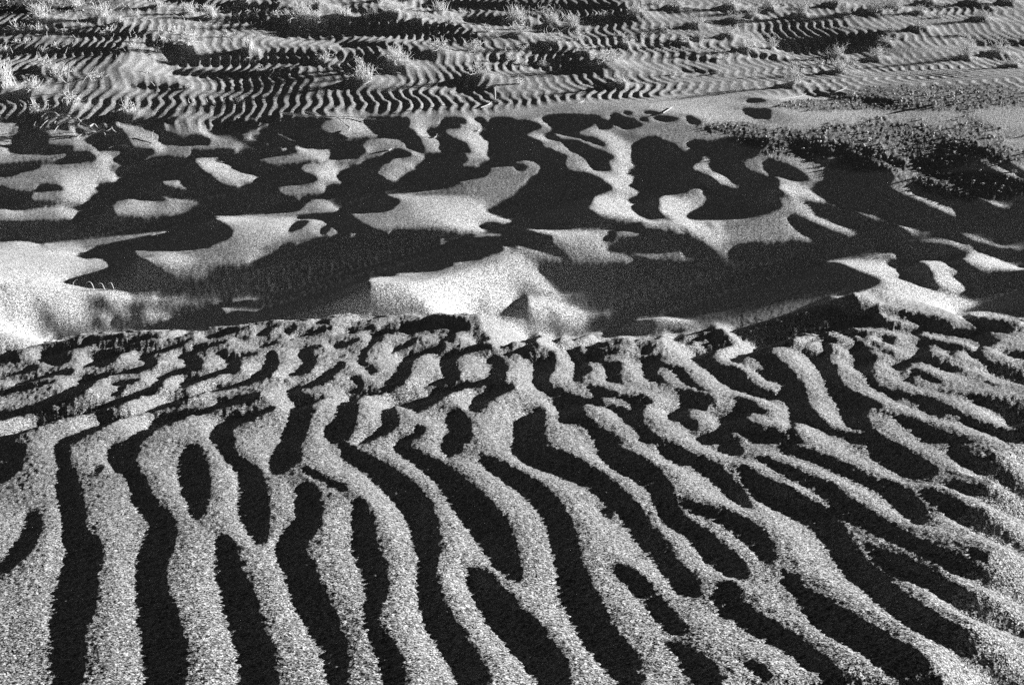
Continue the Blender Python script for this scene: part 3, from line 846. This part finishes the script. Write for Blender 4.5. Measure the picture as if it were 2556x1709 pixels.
# ------------------------------------------------------------------ plants: photo point of the foot, width and height there (photo px), kind
PLANTS = """
13,224,46,62,tuft 170,231,110,72,branch 242,194,46,24,twig 110,175,46,22,tangle 147,190,42,45,twig 80,232,46,28,tangle
180,272,40,30,tangle 90,280,52,22,low 322,288,46,26,tangle 476,122,42,36,ball 623,128,30,30,tuft 392,130,20,11,ball
332,120,18,20,twig 337,104,30,11,low 400,104,30,18,twig 440,104,42,15,twig 570,92,36,26,twig 418,80,46,25,twig
475,88,30,15,twig 102,55,56,42,bush 253,50,46,36,bush 525,50,46,34,tuft 473,40,36,26,bush 752,55,62,40,bush
686,38,30,15,low 790,52,26,26,tuft 800,20,42,26,bush 845,42,40,26,tuft 190,24,42,26,bush 392,22,46,18,bush
342,42,26,13,low 45,75,40,36,twig 88,75,26,26,twig 208,66,26,9,low 158,84,26,11,low 255,86,22,9,low
278,78,20,20,twig 300,62,30,18,bush 8,128,26,26,twig 52,108,42,22,twig 140,115,30,16,twig 170,112,20,14,twig
106,128,26,12,low 292,126,26,9,twig 370,182,16,12,low 657,176,36,17,twig 812,160,38,23,ball 474,219,26,9,low
598,254,36,13,low 610,8,46,16,bush 120,14,50,18,bush 901,166,26,27,sprig 986,162,52,40,bush 910,208,62,40,bush
1010,172,46,23,tangle 1100,136,56,26,tangle 1182,126,52,32,sprig 1293,126,60,26,twig 1380,114,52,21,tangle 1443,100,25,25,ball
1300,92,56,26,tangle 1215,80,50,26,twig 1290,60,62,42,tuft 1378,66,50,29,tuft 1426,74,46,36,tuft 1100,34,46,26,tuft
1155,32,50,13,twig 1048,55,30,16,bush 930,44,36,17,tuft 985,38,50,28,bush 862,42,36,18,tuft 950,8,42,13,bush
1028,8,46,13,tuft 1363,32,82,15,low 1500,38,30,19,twig 1588,42,62,26,tuft 1690,24,46,26,bush 1645,12,30,13,low
1568,116,30,21,ball 1512,164,76,29,tangle 1352,166,22,15,ball 1462,136,30,17,tangle 1198,196,56,23,tangle 1297,210,23,17,ball
1275,148,23,15,ball 1545,216,42,23,bush 1680,188,36,17,twig 1125,58,30,15,sprig 1665,82,30,13,low 1547,90,26,13,bush
1980,215,52,38,ball 1864,128,38,31,ball 1926,126,27,27,ball 2090,146,37,35,bush 2188,150,38,29,ball 2206,112,32,17,bush
2046,168,23,26,sprig 2094,182,52,33,bush 2130,162,23,15,low 2412,148,33,43,bush 2492,138,52,29,bush 2525,168,38,19,ball
2400,90,26,23,bush 2298,76,46,15,ball 2225,78,30,13,low 1820,94,38,25,bush 1740,100,30,17,bush 1708,112,30,15,ball
1744,68,42,21,bush 1835,56,42,17,tangle 1880,46,29,27,bush 2000,42,33,43,tuft 1920,26,38,31,tuft 1826,22,42,29,bush
2230,28,52,38,tuft 2108,40,27,17,bush 2185,34,62,23,bush 2292,34,29,17,bush 2320,10,42,17,bush 2452,50,38,19,bush
2350,44,25,13,low 2088,14,42,17,bush 1795,184,27,13,tangle 1880,194,15,7,low 1832,226,31,15,low 2302,228,31,15,twig
2430,10,42,15,bush 2520,10,42,17,bush 2128,240,23,13,ball 1810,148,27,13,low 1740,128,31,11,low 1605,92,28,13,low
"""
def tube(vs, fs, pts, r0, r1, sides=3):
    n = len(pts); b = len(vs)
    for i, p in enumerate(pts):
        t = (pts[min(i+1, n-1)]-pts[max(i-1, 0)])
        t = t.normalized() if t.length > 1e-9 else Vector((0, 0, 1))
        a = t.orthogonal().normalized(); c = t.cross(a)
        r = r0+(r1-r0)*i/(n-1)
        for k in range(sides):
            g = 2*math.pi*k/sides
            vs.append(p+a*(r*math.cos(g))+c*(r*math.sin(g)))
    for i in range(n-1):
        for k in range(sides):
            k2 = (k+1) % sides
            fs.append((b+i*sides+k, b+i*sides+k2, b+(i+1)*sides+k2, b+(i+1)*sides+k))
def mesh_obj(name, vs, fs, mat, parent=None):
    me = bpy.data.meshes.new(name); me.from_pydata([tuple(v) for v in vs], [], fs); me.materials.append(mat)
    me.update()
    o = bpy.data.objects.new(name, me); col.objects.link(o)
    if parent is not None: o.parent = parent
    return o
def walk(rng, p, d, length, n, curl, up=0.0, floor=0.0):
    pts = [p.copy()]; d = d.normalized(); ax = Vector((rng.gauss(0, 1), rng.gauss(0, 1), rng.gauss(0, 1))).normalized()
    for i in range(n):
        d = (d+ax.cross(d)*curl/n+Vector((rng.gauss(0, .12), rng.gauss(0, .12), rng.gauss(0, .1)+up/n))).normalized()
        q = pts[-1]+d*(length/n)
        if q.z < floor: q.z = floor+0.002; d.z = abs(d.z)
        pts.append(q)
    return pts
def make_plant(rng, W, H, kind):
    """lists of (part name, verts, faces) for one plant, foot at the origin"""
    R = 0.0021; parts = []
    def burst(n, fn, r0, r1):
        vs, fs = [], []
        for i in range(n):
            for pts in fn(i): tube(vs, fs, pts, r0*rng.uniform(.75, 1.2), r1)
        return vs, fs
    size = math.sqrt(W*H)
    k = max(0.5, min(1.6, size/0.11))
    if kind in ('ball', 'tangle', 'low'):
        flat = {'ball': 1.0, 'tangle': 0.8, 'low': 0.6}[kind]
        def f(i):
            a = rng.uniform(0, 2*math.pi); e = rng.uniform(-0.1, 1.3)
            u = Vector((math.cos(a)*math.cos(e)*W/2, math.sin(a)*math.cos(e)*W*0.36, max(0.0, math.sin(e))*H*0.93))
            u *= rng.uniform(0.45, 1.0)
            d = Vector((-u.y, u.x, rng.gauss(0, .5)*H))+Vector((rng.gauss(0, .3)*W, rng.gauss(0, .3)*W, 0))
            return [walk(rng, u, d, size*rng.uniform(.45, .95), 6, rng.uniform(1.5, 3.6)*rng.choice((-1, 1)), 0, 0)]
        parts.append(('twig_tangle',)+burst(int(52*k*flat), f, R, R*0.55))
        def g(i):
            a = rng.uniform(0, 2*math.pi)
            return [walk(rng, Vector((rng.gauss(0, .06)*W, rng.gauss(0, .06)*W, -0.02)), Vector((math.cos(a)*W*.5, math.sin(a)*W*.4, H)), H*0.95, 4, .6)]
        parts.append(('stem',)+burst(int(6*k)+2, g, R*1.3, R*0.7))
    elif kind in ('tuft', 'bush'):
        sp = 0.42 if kind == 'tuft' else 0.75
        def f(i):
            a = rng.uniform(0, 2*math.pi); q = abs(rng.gauss(0, .5))
            d = Vector((math.cos(a)*q*W*sp, math.sin(a)*q*W*sp, H*rng.uniform(.7, 1.05)))
            p = Vector((rng.gauss(0, .16)*W, rng.gauss(0, .12)*W, -0.015))
            L = d.length*rng.uniform(.75, 1.08)
            main = walk(rng, p, d, L, 6, rng.uniform(-1.0, 1.0), -0.25)
            out = [main]
            if kind == 'bush':
                for j in range(2):
                    s = main[rng.randint(2, 5)]
                    out.append(walk(rng, s, d+Vector((rng.gauss(0, .5)*W, rng.gauss(0, .5)*W, rng.gauss(0, .35)*H)), L*rng.uniform(.25, .5), 4, rng.uniform(-2, 2)))
            return out
        parts.append(('blade_tuft' if kind == 'tuft' else 'twig_crown',)+burst(int((70 if kind == 'tuft' else 34)*k), f, R*0.95, R*0.45))
        def g(i):
            a = rng.uniform(0, 2*math.pi)
            return [walk(rng, Vector((rng.gauss(0, .2)*W, rng.gauss(0, .15)*W, 0.0)), Vector((math.cos(a)*W, math.sin(a)*W, H*.25)), W*.4, 5, rng.uniform(-2.5, 2.5), -.2)]
        parts.append(('fallen_twigs',)+burst(int(14*k), g, R*0.8, R*0.5))
    elif kind == 'twig':
        def f(i):
            a = rng.uniform(-0.35, math.pi+.35)
            d = Vector((math.cos(a)*W*.5, rng.gauss(0, .25)*W, max(0.25, math.sin(a))*H))
            p = Vector((rng.uniform(-.3, .3)*W, rng.gauss(0, .1)*W, -0.01))
            main = walk(rng, p, d, max(W*.45, H)*rng.uniform(.6, 1.0), 6, rng.uniform(-1.8, 1.8), -0.2)
            out = [main]
            for j in range(rng.randint(1, 3)):
                s = main[rng.randint(2, 5)]
                out.append(walk(rng, s, (main[-1]-main[0])+Vector((rng.gauss(0, .6)*W, rng.gauss(0, .4)*W, rng.gauss(0, .5)*H)), size*rng.uniform(.2, .45), 4, rng.uniform(-2, 2)))
            return out
        parts.append(('bare_twigs',)+burst(int(9*k)+3, f, R*1.25, R*0.6))
    elif kind == 'sprig':
        def f(i):
            a = rng.uniform(0, math.pi); d = Vector((math.cos(a)*W*.35, rng.gauss(0, .2)*W, H))
            main = walk(rng, Vector((rng.gauss(0, .12)*W, 0, -.01)), d, H*rng.uniform(.6, 1.0), 6, rng.uniform(-.8, .8))
            out = [main]
            for j in range(9):                      # seed heads crowd the upper half
                s = main[rng.randint(2, 6)]
                out.append(walk(rng, s, Vector((rng.gauss(0, 1), rng.gauss(0, 1), rng.gauss(.2, 1))), 0.016*rng.uniform(.7, 1.6), 2, 2.0))
            return out
        parts.append(('seed_stalks',)+burst(int(11*k)+4, f, R*1.1, R*0.9))
        def g(i):
            a = rng.uniform(0, 2*math.pi)
            return [walk(rng, Vector((rng.gauss(0, .2)*W, rng.gauss(0, .15)*W, 0)), Vector((math.cos(a)*W, math.sin(a)*W*.6, H*.3)), W*.35, 5, rng.uniform(-3, 3))]
        parts.append(('fallen_twigs',)+burst(int(16*k), g, R*.9, R*.5))
    elif kind == 'branch':
        vs, fs = [], []
        tube(vs, fs, [Vector((0, 0, -.02)), Vector((.004, 0, .05)), Vector((.006, 0, .075))], .0042, .0038, 5)
        parts.append(('trunk', vs, fs))
        vs, fs = [], []
        tube(vs, fs, [Vector((.006, 0, .07)), Vector((.022, .01, .16)), Vector((.034, .01, .215))], .0048, .006, 5)
        parts.append(('broken_limb', vs, fs))
        vs, fs = [], []
        tube(vs, fs, [Vector((.006, 0, .07)), Vector((.05, -.01, .105)), Vector((.11, 0, .125)), Vector((.17, .01, .13))], .0036, .0022, 4)
        for j in range(9):
            walkp = walk(rng, Vector((.12+rng.uniform(0, .06), 0, .126)), Vector((rng.gauss(.3, .5), rng.gauss(0, .3), rng.gauss(.2, .5))), .09, 6, rng.uniform(-2.5, 2.5), -.4)
            tube(vs, fs, walkp, .0024, .0013)
        parts.append(('right_limb', vs, fs))
        vs, fs = [], []
        tube(vs, fs, [Vector((.004, 0, .06)), Vector((-.035, .0, .10)), Vector((-.06, .01, .15))], .0034, .002, 4)
        for j in range(14):
            walkp = walk(rng, Vector((-.03-rng.uniform(0, .03), 0, .10+rng.uniform(0, .04))), Vector((rng.gauss(-.1, .5), rng.gauss(0, .4), rng.gauss(.6, .3))), .10, 6, rng.uniform(-2, 2), -.2)
            tube(vs, fs, walkp, .0022, .0011)
        parts.append(('left_limb', vs, fs))
    return parts

LOOK = {'tuft': ('dry_grass_tuft', 'grass', ['upright straw-pale grass tuft', 'wispy pale grass tuft']),
        'branch': ('forked_branch', 'branch', ['bare forked branch with a thick broken limb']),
        'twig': ('twiggy_plant', 'plant', ['bare arching twigs', 'sparse thin leafless twigs']),
        'tangle': ('tangled_bush', 'bush', ['flattened tangle of pale dry stems', 'matted curly dry bush']),
        'low': ('low_dry_plant', 'plant', ['low scrap of dry stems', 'tiny creeping dry plant']),
        'ball': ('tumbleweed', 'tumbleweed', ['rounded curly tumbleweed', 'ball-shaped dry bush']),
        'bush': ('dry_bush', 'bush', ['bristly pale dry bush', 'spreading pale dry bush']),
        'sprig': ('seed_stalk_plant', 'plant', ['dry plant with knobbly upright seed stalks'])}
ORD = ['first', 'second', 'third', 'fourth', 'fifth', 'sixth', 'seventh', 'eighth', 'ninth', 'tenth', 'eleventh', 'twelfth', 'thirteenth', 'fourteenth', 'fifteenth']
plants = []
for tok in PLANTS.split():
    a = tok.split(','); plants.append([float(v) for v in a[:4]]+[a[4]])
def band(y): return 0 if y < 46 else 1 if y < 96 else 2 if y < 140 else 3 if y < 190 else 4
BAND = ['at top edge', 'second row from top', 'middle row of plain', 'nearer rippled sand', 'just behind the dunes']
def third(x): return 0 if x < 852 else 1 if x < 1704 else 2
THIRD = ['left', 'middle', 'right']
feet = []
for p in plants:
    x, y, z, t = ground_at(p[0], p[1]); feet.append((x, y, z, t))
    W = p[2]*t*1.03/FPX; H = p[3]*t*1.06/FPX
    if p[4] in ('tuft', 'bush', 'tangle', 'ball') and W > 0.09:
        MOUNDS.append((x, y, 0.02+0.10*W, 0.55*W))

# ------------------------------------------------------------------ the sand sheet
def build_sand():
    NU, NV = 1330, 900
    # rows spread so that they are about evenly dense along the line of sight
    yy = np.linspace(0.95, 15.4, 6000)
    _, vv = project(np.zeros_like(yy), yy, base_z(np.zeros_like(yy), yy))
    wgt = np.cumsum(np.abs(np.gradient(vv))+0.03); wgt = (wgt-wgt[0])/(wgt[-1]-wgt[0])
    ys = np.interp(np.linspace(0, 1, NV), wgt, yy)
    back = ys[-1]+np.cumsum(0.12*1.32**np.arange(34)); front = ys[0]-np.cumsum(0.05*1.35**np.arange(22))[::-1]
    ys = np.concatenate([front, ys, back])
    us = np.linspace(-1, 1, NU); ext = 1+np.cumsum(0.006*1.38**np.arange(24))
    us = np.concatenate([-ext[::-1], us, ext])
    Wy = 0.44*(0.9*np.clip(ys, 0.3, 60)+0.9)
    U, Y = np.meshgrid(us, ys)
    X = U*Wy[:, None]
    Z = height(X, Y)
    g = _last['g']
    far = np.maximum(sstep(15.2, 20, Y), sstep(1.0, 1.6, np.abs(U)))
    Z = Z+far*(0.25*gnoise(X*0.12, Y*0.12, 31)+0.6*gnoise(X*0.03, Y*0.03, 32))*sstep(0, 30, np.hypot(X, Y-6)-6)
    nv, nu = X.shape
    co = np.stack([X, Y, Z], -1).reshape(-1, 3).astype(np.float32)
    idx = np.arange(nv*nu, dtype=np.int32).reshape(nv, nu)
    q = np.stack([idx[:-1, :-1], idx[:-1, 1:], idx[1:, 1:], idx[1:, :-1]], -1).reshape(-1, 4)
    me = bpy.data.meshes.new('sand_ground')
    me.vertices.add(len(co)); me.vertices.foreach_set('co', co.ravel())
    me.loops.add(q.size); me.loops.foreach_set('vertex_index', q.ravel())
    me.polygons.add(len(q)); me.polygons.foreach_set('loop_start', np.arange(0, q.size, 4, dtype=np.int32))
    me.polygons.foreach_set('loop_total', np.full(len(q), 4, np.int32))
    me.polygons.foreach_set('use_smooth', np.ones(len(q), bool))
    a = me.attributes.new('gravel', 'FLOAT', 'POINT'); a.data.foreach_set('value', g.ravel().astype(np.float32))
    nz = 0.12*gnoise(X*1.5, Y*1.5, 41)
    tone = 0.60+0.12*sstep(2.6, 4.6, Y)+0.63*sstep(4.7, 5.5, Y+nz)
    tone = tone-0.45*ripple_zone(X, Y)
    a = me.attributes.new('tone', 'FLOAT', 'POINT'); a.data.foreach_set('value', tone.ravel().astype(np.float32))
    me.update(calc_edges=True)
    me.materials.append(M_SAND)
    o = bpy.data.objects.new('sand_ground', me); col.objects.link(o)
    o['kind'] = 'structure'
    return o
build_sand()

# ------------------------------------------------------------------ plants
groups = {}
for i, p in enumerate(plants):
    groups.setdefault((p[4], band(p[1]), third(p[0])), []).append(i)
rank = {}
for k, ids in groups.items():
    ids.sort(key=lambda i: plants[i][0])
    for r, i in enumerate(ids): rank[i] = (r, len(ids))
for i, p in enumerate(plants):
    rng = random.Random(100+i)
    x, y, z, t = feet[i]
    z = float(height(np.array([x]), np.array([y]))[0])
    W = p[2]*t*1.03/FPX; H = p[3]*t*1.06/FPX
    name, cat, looks = LOOK[p[4]]
    r, n = rank[i]
    look = looks[0]
    where = BAND[band(p[1])]+', '+THIRD[third(p[0])]+' third'
    lab = look+' '+where if n == 1 else look+', '+ORD[r]+' from left, '+where
    parts = make_plant(rng, W, H, p[4])
    big = p[2] >= 24 and len(parts) > 1
    if big:
        root = bpy.data.objects.new(name, None); col.objects.link(root); root.empty_display_size = 0.03
        root.location = (x, y, z)
        for pn, vs, fs in parts:
            q = mesh_obj(pn, vs, fs, M_STRAW if p[4] != 'branch' else M_WOOD, root)
            if pn not in ('trunk', 'broken_limb', 'right_limb', 'left_limb'): q['kind'] = 'stuff'
    else:
        vs, fs = [], []
        for pn, v2, f2 in parts:
            b = len(vs); vs += v2; fs += [tuple(q+b for q in f) for f in f2]
        root = mesh_obj(name, vs, fs, M_STRAW); root.location = (x, y, z)
    root['label'] = lab; root['category'] = cat
    root['group'] = 'dry plants on the rippled plain'

# ------------------------------------------------------------------ stones
def ico(sub):
    bm = bmesh.new(); bmesh.ops.create_icosphere(bm, subdivisions=sub, radius=1.0)
    v = np.array([q.co[:] for q in bm.verts]); f = [tuple(w.index for w in q.verts) for q in bm.faces]
    bm.free(); return v, f
ICO1, ICF1 = ico(1); ICO2, ICF2 = ico(3)
def stone_mesh(rng, w, d, h):
    v = ICO2.copy()
    for k in range(9):                               # broken faces
        n = rng.normal(size=3); n /= np.linalg.norm(n); c = rng.uniform(0.55, 0.85)
        s = v@n; v = v-np.outer(np.maximum(s-c, 0)*0.93, n)
    v = v*(1+0.03*np.sin(v[:, [1, 2, 0]]*9+rng.uniform(0, 6)))
    v = v*np.array([w/2, d/2, h/2])/np.abs(v).max(0)
    v[:, 2] += h*0.3
    return v
STONES = [
 (2377, 239, 12, 13, 'largest pointed white stone on the dark gravel, upper right'),
 (2331, 263, 18, 15, 'knobbly white stone at the left rim of the upper gravel patch'),
 (2393, 231, 9, 7, 'small white stone just above right of the pointed white stone'),
 (2365, 343, 17, 9, 'flat pale stone lying in the middle of the lower gravel'),
 (2330, 334, 7, 6, 'small pale stone left of the flat pale stone'),
 (2398, 348, 6, 6, 'small pale stone right of the flat pale stone'),
 (2233, 373, 8, 8, 'white stone at the left end of the lower gravel above the dune crest'),
 (2090, 268, 6, 5, 'lone tiny white stone on the grey patch left of the gravel'),
 (2015, 278, 9, 5, 'tiny white stone beside the stick end, left of the gravel'),
 (2389, 256, 7, 6, 'small white stone below the pointed white stone'),
 (2383, 262, 6, 5, 'tiny white stone nearest the sand strip in the upper gravel'),
 (2169, 349, 14, 8, 'broad pale stone at the left rim of the lower gravel'),
 (2247, 341, 7, 6, 'small white stone above the left lower gravel'),
 (2267, 388, 8, 7, 'small white stone on the crest below the lower gravel'),
 (2530, 430, 11, 10, 'dull rough stone on the bright crest at the right edge'),
 (2452, 462, 11, 6, 'flat white stone in the dark hollow near the right edge'),
 (2314, 345, 6, 5, 'tiny pale stone second left of the flat pale stone'),
 (2506, 380, 7, 6, 'small pale stone far right in the lower gravel'),
 (2225, 403, 8, 5, 'small white stone in the dark dip left below the gravel'),
 (2440, 233, 7, 6, 'small white stone far right in the upper gravel'),
 (2300, 300, 8, 5, 'small pale stone on the sand between both gravel patches'),
]
for k, (px, py, w, h, lab) in enumerate(STONES):
    rng = np.random.RandomState(500+k)
    x, y, z, t = ground_at(px, py)
    z = float(height(np.array([x]), np.array([y]))[0])
    W = w*t/FPX; H = h*t/FPX
    v = stone_mesh(rng, W, W*rng.uniform(.7, 1.0), H)
    o = mesh_obj('stone', [Vector(q) for q in v], ICF2, M_ROCK); o.location = (x, y, z); o.rotation_euler = (0, 0, rng.uniform(-.5, .5))
    o['label'] = lab; o['category'] = 'stone'; o['group'] = 'white stones on the gravel'

def scatter_pebbles(name, n, mat, smin, smax, seed, thr, label):
    rng = np.random.RandomState(seed)
    xs = rng.uniform(-5.2, 5.2, n*9); ys = rng.uniform(6.8, 14.6, n*9)
    z0 = relief(xs, ys); g = gravel_amount(xs, ys, z0)
    keep = (rng.uniform(0, 1, len(xs)) < g**1.5) & (g > thr)
    xs, ys = xs[keep][:n], ys[keep][:n]
    zs = height(xs, ys)
    s = smin*(smax/smin)**(rng.uniform(0, 1, len(xs))**2.2)
    nv = len(ICO1); V = np.empty((len(xs), nv, 3), np.float32)
    for i in range(len(xs)):
        q = ICO1*(1+rng.uniform(-.22, .22, (nv, 1)))
        a = rng.uniform(0, 6.28); c, sn = math.cos(a), math.sin(a)
        q = q*np.array([s[i], s[i]*rng.uniform(.6, 1), s[i]*rng.uniform(.5, .85)])
        V[i] = np.stack([q[:, 0]*c-q[:, 1]*sn+xs[i], q[:, 0]*sn+q[:, 1]*c+ys[i], q[:, 2]+zs[i]+s[i]*0.25], 1)
    F = (np.array(ICF1, np.int32)[None]+(np.arange(len(xs))*nv)[:, None, None]).reshape(-1, 3)
    me = bpy.data.meshes.new(name)
    me.vertices.add(V.size//3); me.vertices.foreach_set('co', V.ravel())
    me.loops.add(F.size); me.loops.foreach_set('vertex_index', F.ravel().astype(np.int32))
    me.polygons.add(len(F)); me.polygons.foreach_set('loop_start', np.arange(0, F.size, 3, dtype=np.int32)); me.polygons.foreach_set('loop_total', np.full(len(F), 3, np.int32))
    me.update(calc_edges=True); me.materials.append(mat)
    o = bpy.data.objects.new(name, me); col.objects.link(o)
    o['kind'] = 'stuff'; o['label'] = label; o['category'] = 'gravel'
scatter_pebbles('dark_gravel', 2400, M_PEB_D, 0.004, 0.011, 61, 0.3, 'dark pebbles strewn over the gravel patches')
scatter_pebbles('pale_gravel', 1800, M_PEB_W, 0.0045, 0.013, 62, 0.2, 'pale pebbles strewn among the dark gravel')

# ------------------------------------------------------------------ sticks and roots
def px_path(pts, lift):
    out = []
    for i, q in enumerate(pts):
        x, y, z, t = ground_at(q[0], q[1]+(q[2]*0 if len(q) > 2 else 0))
        out.append(Vector((x, y, z+(q[2] if len(q) > 2 else lift))))
    return out
def resample(p, n):
    q = np.array([v[:] for v in p]); q4 = np.hstack([q, np.zeros((len(q), 1))])
    s = smooth_line(q4)[:, :3] if len(q) > 2 else q
    return [Vector(v) for v in s]
STICKS = [
 ([(1200, 271), (1218, 264), (1228, 257), (1241, 256)], .0035, .0022, 'bent pale stick lying just behind the dunes, middle of photo'),
 ([(1944, 251), (1975, 246), (2012, 239)], .003, .0015, 'long thin stick on ripples left of the gravel'),
 ([(2075, 236), (2092, 230), (2113, 222)], .003, .0018, 'short stick on ripples right of the curly tumbleweed'),
 ([(970, 377), (980, 372), (990, 370)], .004, .002, 'short white twig on the crest under the dead root'),
 ([(1192, 329), (1200, 325), (1210, 325)], .004, .002, 'white twig on the lit crest at the top middle'),
 ([(1076, 344), (1084, 346), (1091, 340)], .0035, .002, 'small forked white twig beside a dark hollow'),
 ([(272, 373), (290, 367), (316, 367)], .0025, .0015, 'curved thin stick in the square dark hollow, left'),
 ([(246, 330), (258, 326), (266, 329), (281, 322)], .0025, .0015, 'wriggly thin twig in shade at the top of the square hollow'),
 ([(343, 345), (366, 351), (392, 362)], .002, .0015, 'thin dark-shadowed twig on the bright slope right of the square hollow'),
 ([(1655, 285), (1668, 276), (1680, 268)], .003, .002, 'pale stick leaning behind the dunes, right of the middle'),
 ([(1430, 262), (1447, 258), (1460, 252)], .003, .002, 'pale twig on the sand rim above the dunes, right of middle'),
]
for k, (pts, r0, r1, lab) in enumerate(STICKS):
    P = resample(px_path(pts, 0.004), 8)
    P[-1].z += 0.012
    base = P[0].copy(); vs, fs = [], []
    tube(vs, fs, [q-base for q in P], r0, r1, 5)
    o = mesh_obj('dry_stick', vs, fs, M_WOOD); o.location = base
    o['label'] = lab; o['category'] = 'stick'; o['group'] = 'sticks lying on the sand'
x, y, z, t = ground_at(1235, 247)
vs, fs = [], []
tube(vs, fs, [Vector((0, 0, -.02)), Vector((.003, 0, .03)), Vector((-.002, 0, .085))], .006, .007, 6)
o = mesh_obj('upright_stick', vs, fs, M_WOOD); o.location = (x, y, z)
o['label'] = 'short pale stick standing upright behind the dunes, middle of photo'; o['category'] = 'stick'
def root_thing(name, lab, strands, r):
    P0 = Vector(ground_at(*strands[0][0][:2])[:3])
    e = bpy.data.objects.new(name, None); col.objects.link(e); e.location = P0; e.empty_display_size = .03
    for st in strands:
        P = resample(px_path([(a, b, c) for a, b, c in st], 0), 8)
        vs, fs = [], []
        tube(vs, fs, [q-P0 for q in P], r, r*.45, 5)
        mesh_obj('root_strand', vs, fs, M_WOOD, e)
    e['label'] = lab; e['category'] = 'root'
root_thing('exposed_root', 'gnarled exposed root tangle over the dark hollow, upper left', [
    [(240, 334, .01), (225, 328, .03), (205, 320, .04), (180, 311, .045), (150, 305, .04), (120, 313, .03), (96, 328, .005)],
    [(240, 334, .01), (228, 336, .02), (214, 338, .02), (192, 346, .004)],
    [(205, 320, .04), (190, 309, .05), (165, 300, .04), (140, 296, .02)],
    [(180, 311, .045), (168, 318, .04), (150, 322, .03), (136, 330, .005)],
    [(150, 305, .04), (138, 296, .04), (120, 292, .03), (104, 296, .01)],
    [(225, 328, .03), (236, 320, .03), (244, 322, .01)]], .006)
root_thing('dead_root', 'long thin dead root snaking across the bright crest, left of middle', [
    [(700, 284, .006), (740, 290, .01), (790, 297, .012), (836, 297, .012), (850, 305, .012), (866, 320, .014), (880, 333, .01), (894, 343, .004)],
    [(836, 297, .012), (812, 294, .01), (780, 285, .008), (752, 278, .004)],
    [(866, 320, .014), (874, 328, .02), (868, 334, .012), (862, 326, .004)],
    [(836, 297, .012), (880, 296, .008), (940, 300, .004)]], .0042)
for k, (pts, lab) in enumerate([
    ([(236, 724, 0), (232, 720, .03), (226, 718, .045), (218, 718, .04)], 'leftmost of three hooked grass blades on the shadow edge'),
    ([(263, 725, 0), (258, 720, .03), (253, 718, .038), (249, 718, .035)], 'middle of three hooked grass blades on the shadow edge'),
    ([(285, 724, 0), (281, 719, .03), (277, 718, .035), (273, 719, .03)], 'rightmost of three hooked grass blades on the shadow edge'),
    ([(180, 714, 0), (185, 709, .02), (190, 706, .03), (196, 704, .035)], 'faint thin grass blade left of the three hooked blades')]):
    x, y, z, t = ground_at(pts[0][0], pts[0][1])
    P = [Vector(((q[0]-pts[0][0])*t/FPX, 0, q[2]*0.9+(pts[0][1]-q[1])*0.25*t/FPX)) for q in pts]
    P[0].z = -0.01
    vs, fs = [], []
    tube(vs, fs, resample(P, 8), .0022, .0012, 4)
    o = mesh_obj('grass_blade', vs, fs, M_STRAW); o.location = (x, y, z)
    o['label'] = lab; o['category'] = 'grass'; o['group'] = 'grass blades on the hump edge'

# ------------------------------------------------------------------ litter of broken stems between the bushes
rng = random.Random(77)
vs, fs = [], []
for k in range(700):
    if k % 3 == 0: px, py = rng.uniform(0, 800), rng.uniform(0, 60)
    else:
        p = rng.choice(plants); px, py = p[0]+rng.gauss(0, p[2]*.9), p[1]+rng.gauss(0, 9)
    py = max(py, -20)
    fx, fy = (px-PW/2)/FPX, (PH/2-py)/FPX
    d = (fx, CP+fy*SP, -SP+fy*CP); t = (0.01-CAM_H)/d[2]
    x, y = d[0]*t, d[1]*t
    vs0 = len(vs)
    a = rng.uniform(0, 6.28)
    pts = walk(rng, Vector((x, y, 0.0)), Vector((math.cos(a), math.sin(a)*.5, rng.uniform(.1, .7))), rng.uniform(.02, .06), 3, rng.uniform(-2, 2), 0, -1)
    tube(vs, fs, pts, .0019, .0011)
    for q in range(vs0, len(vs)): vs[q] = vs[q]+Vector((0, 0, 0))
V = np.array([v[:] for v in vs]); 
foot = V.reshape(-1, 12, 3)[:, :3].mean(1)
dzz = height(foot[:, 0], foot[:, 1])
V = V.reshape(-1, 12, 3); V[:, :, 2] += dzz[:, None]+0.002
o = mesh_obj('stem_litter', [Vector(q) for q in V.reshape(-1, 3)], fs, M_STRAW)
o['kind'] = 'stuff'; o['label'] = 'broken dry stems littering the rippled plain'; o['category'] = 'litter'
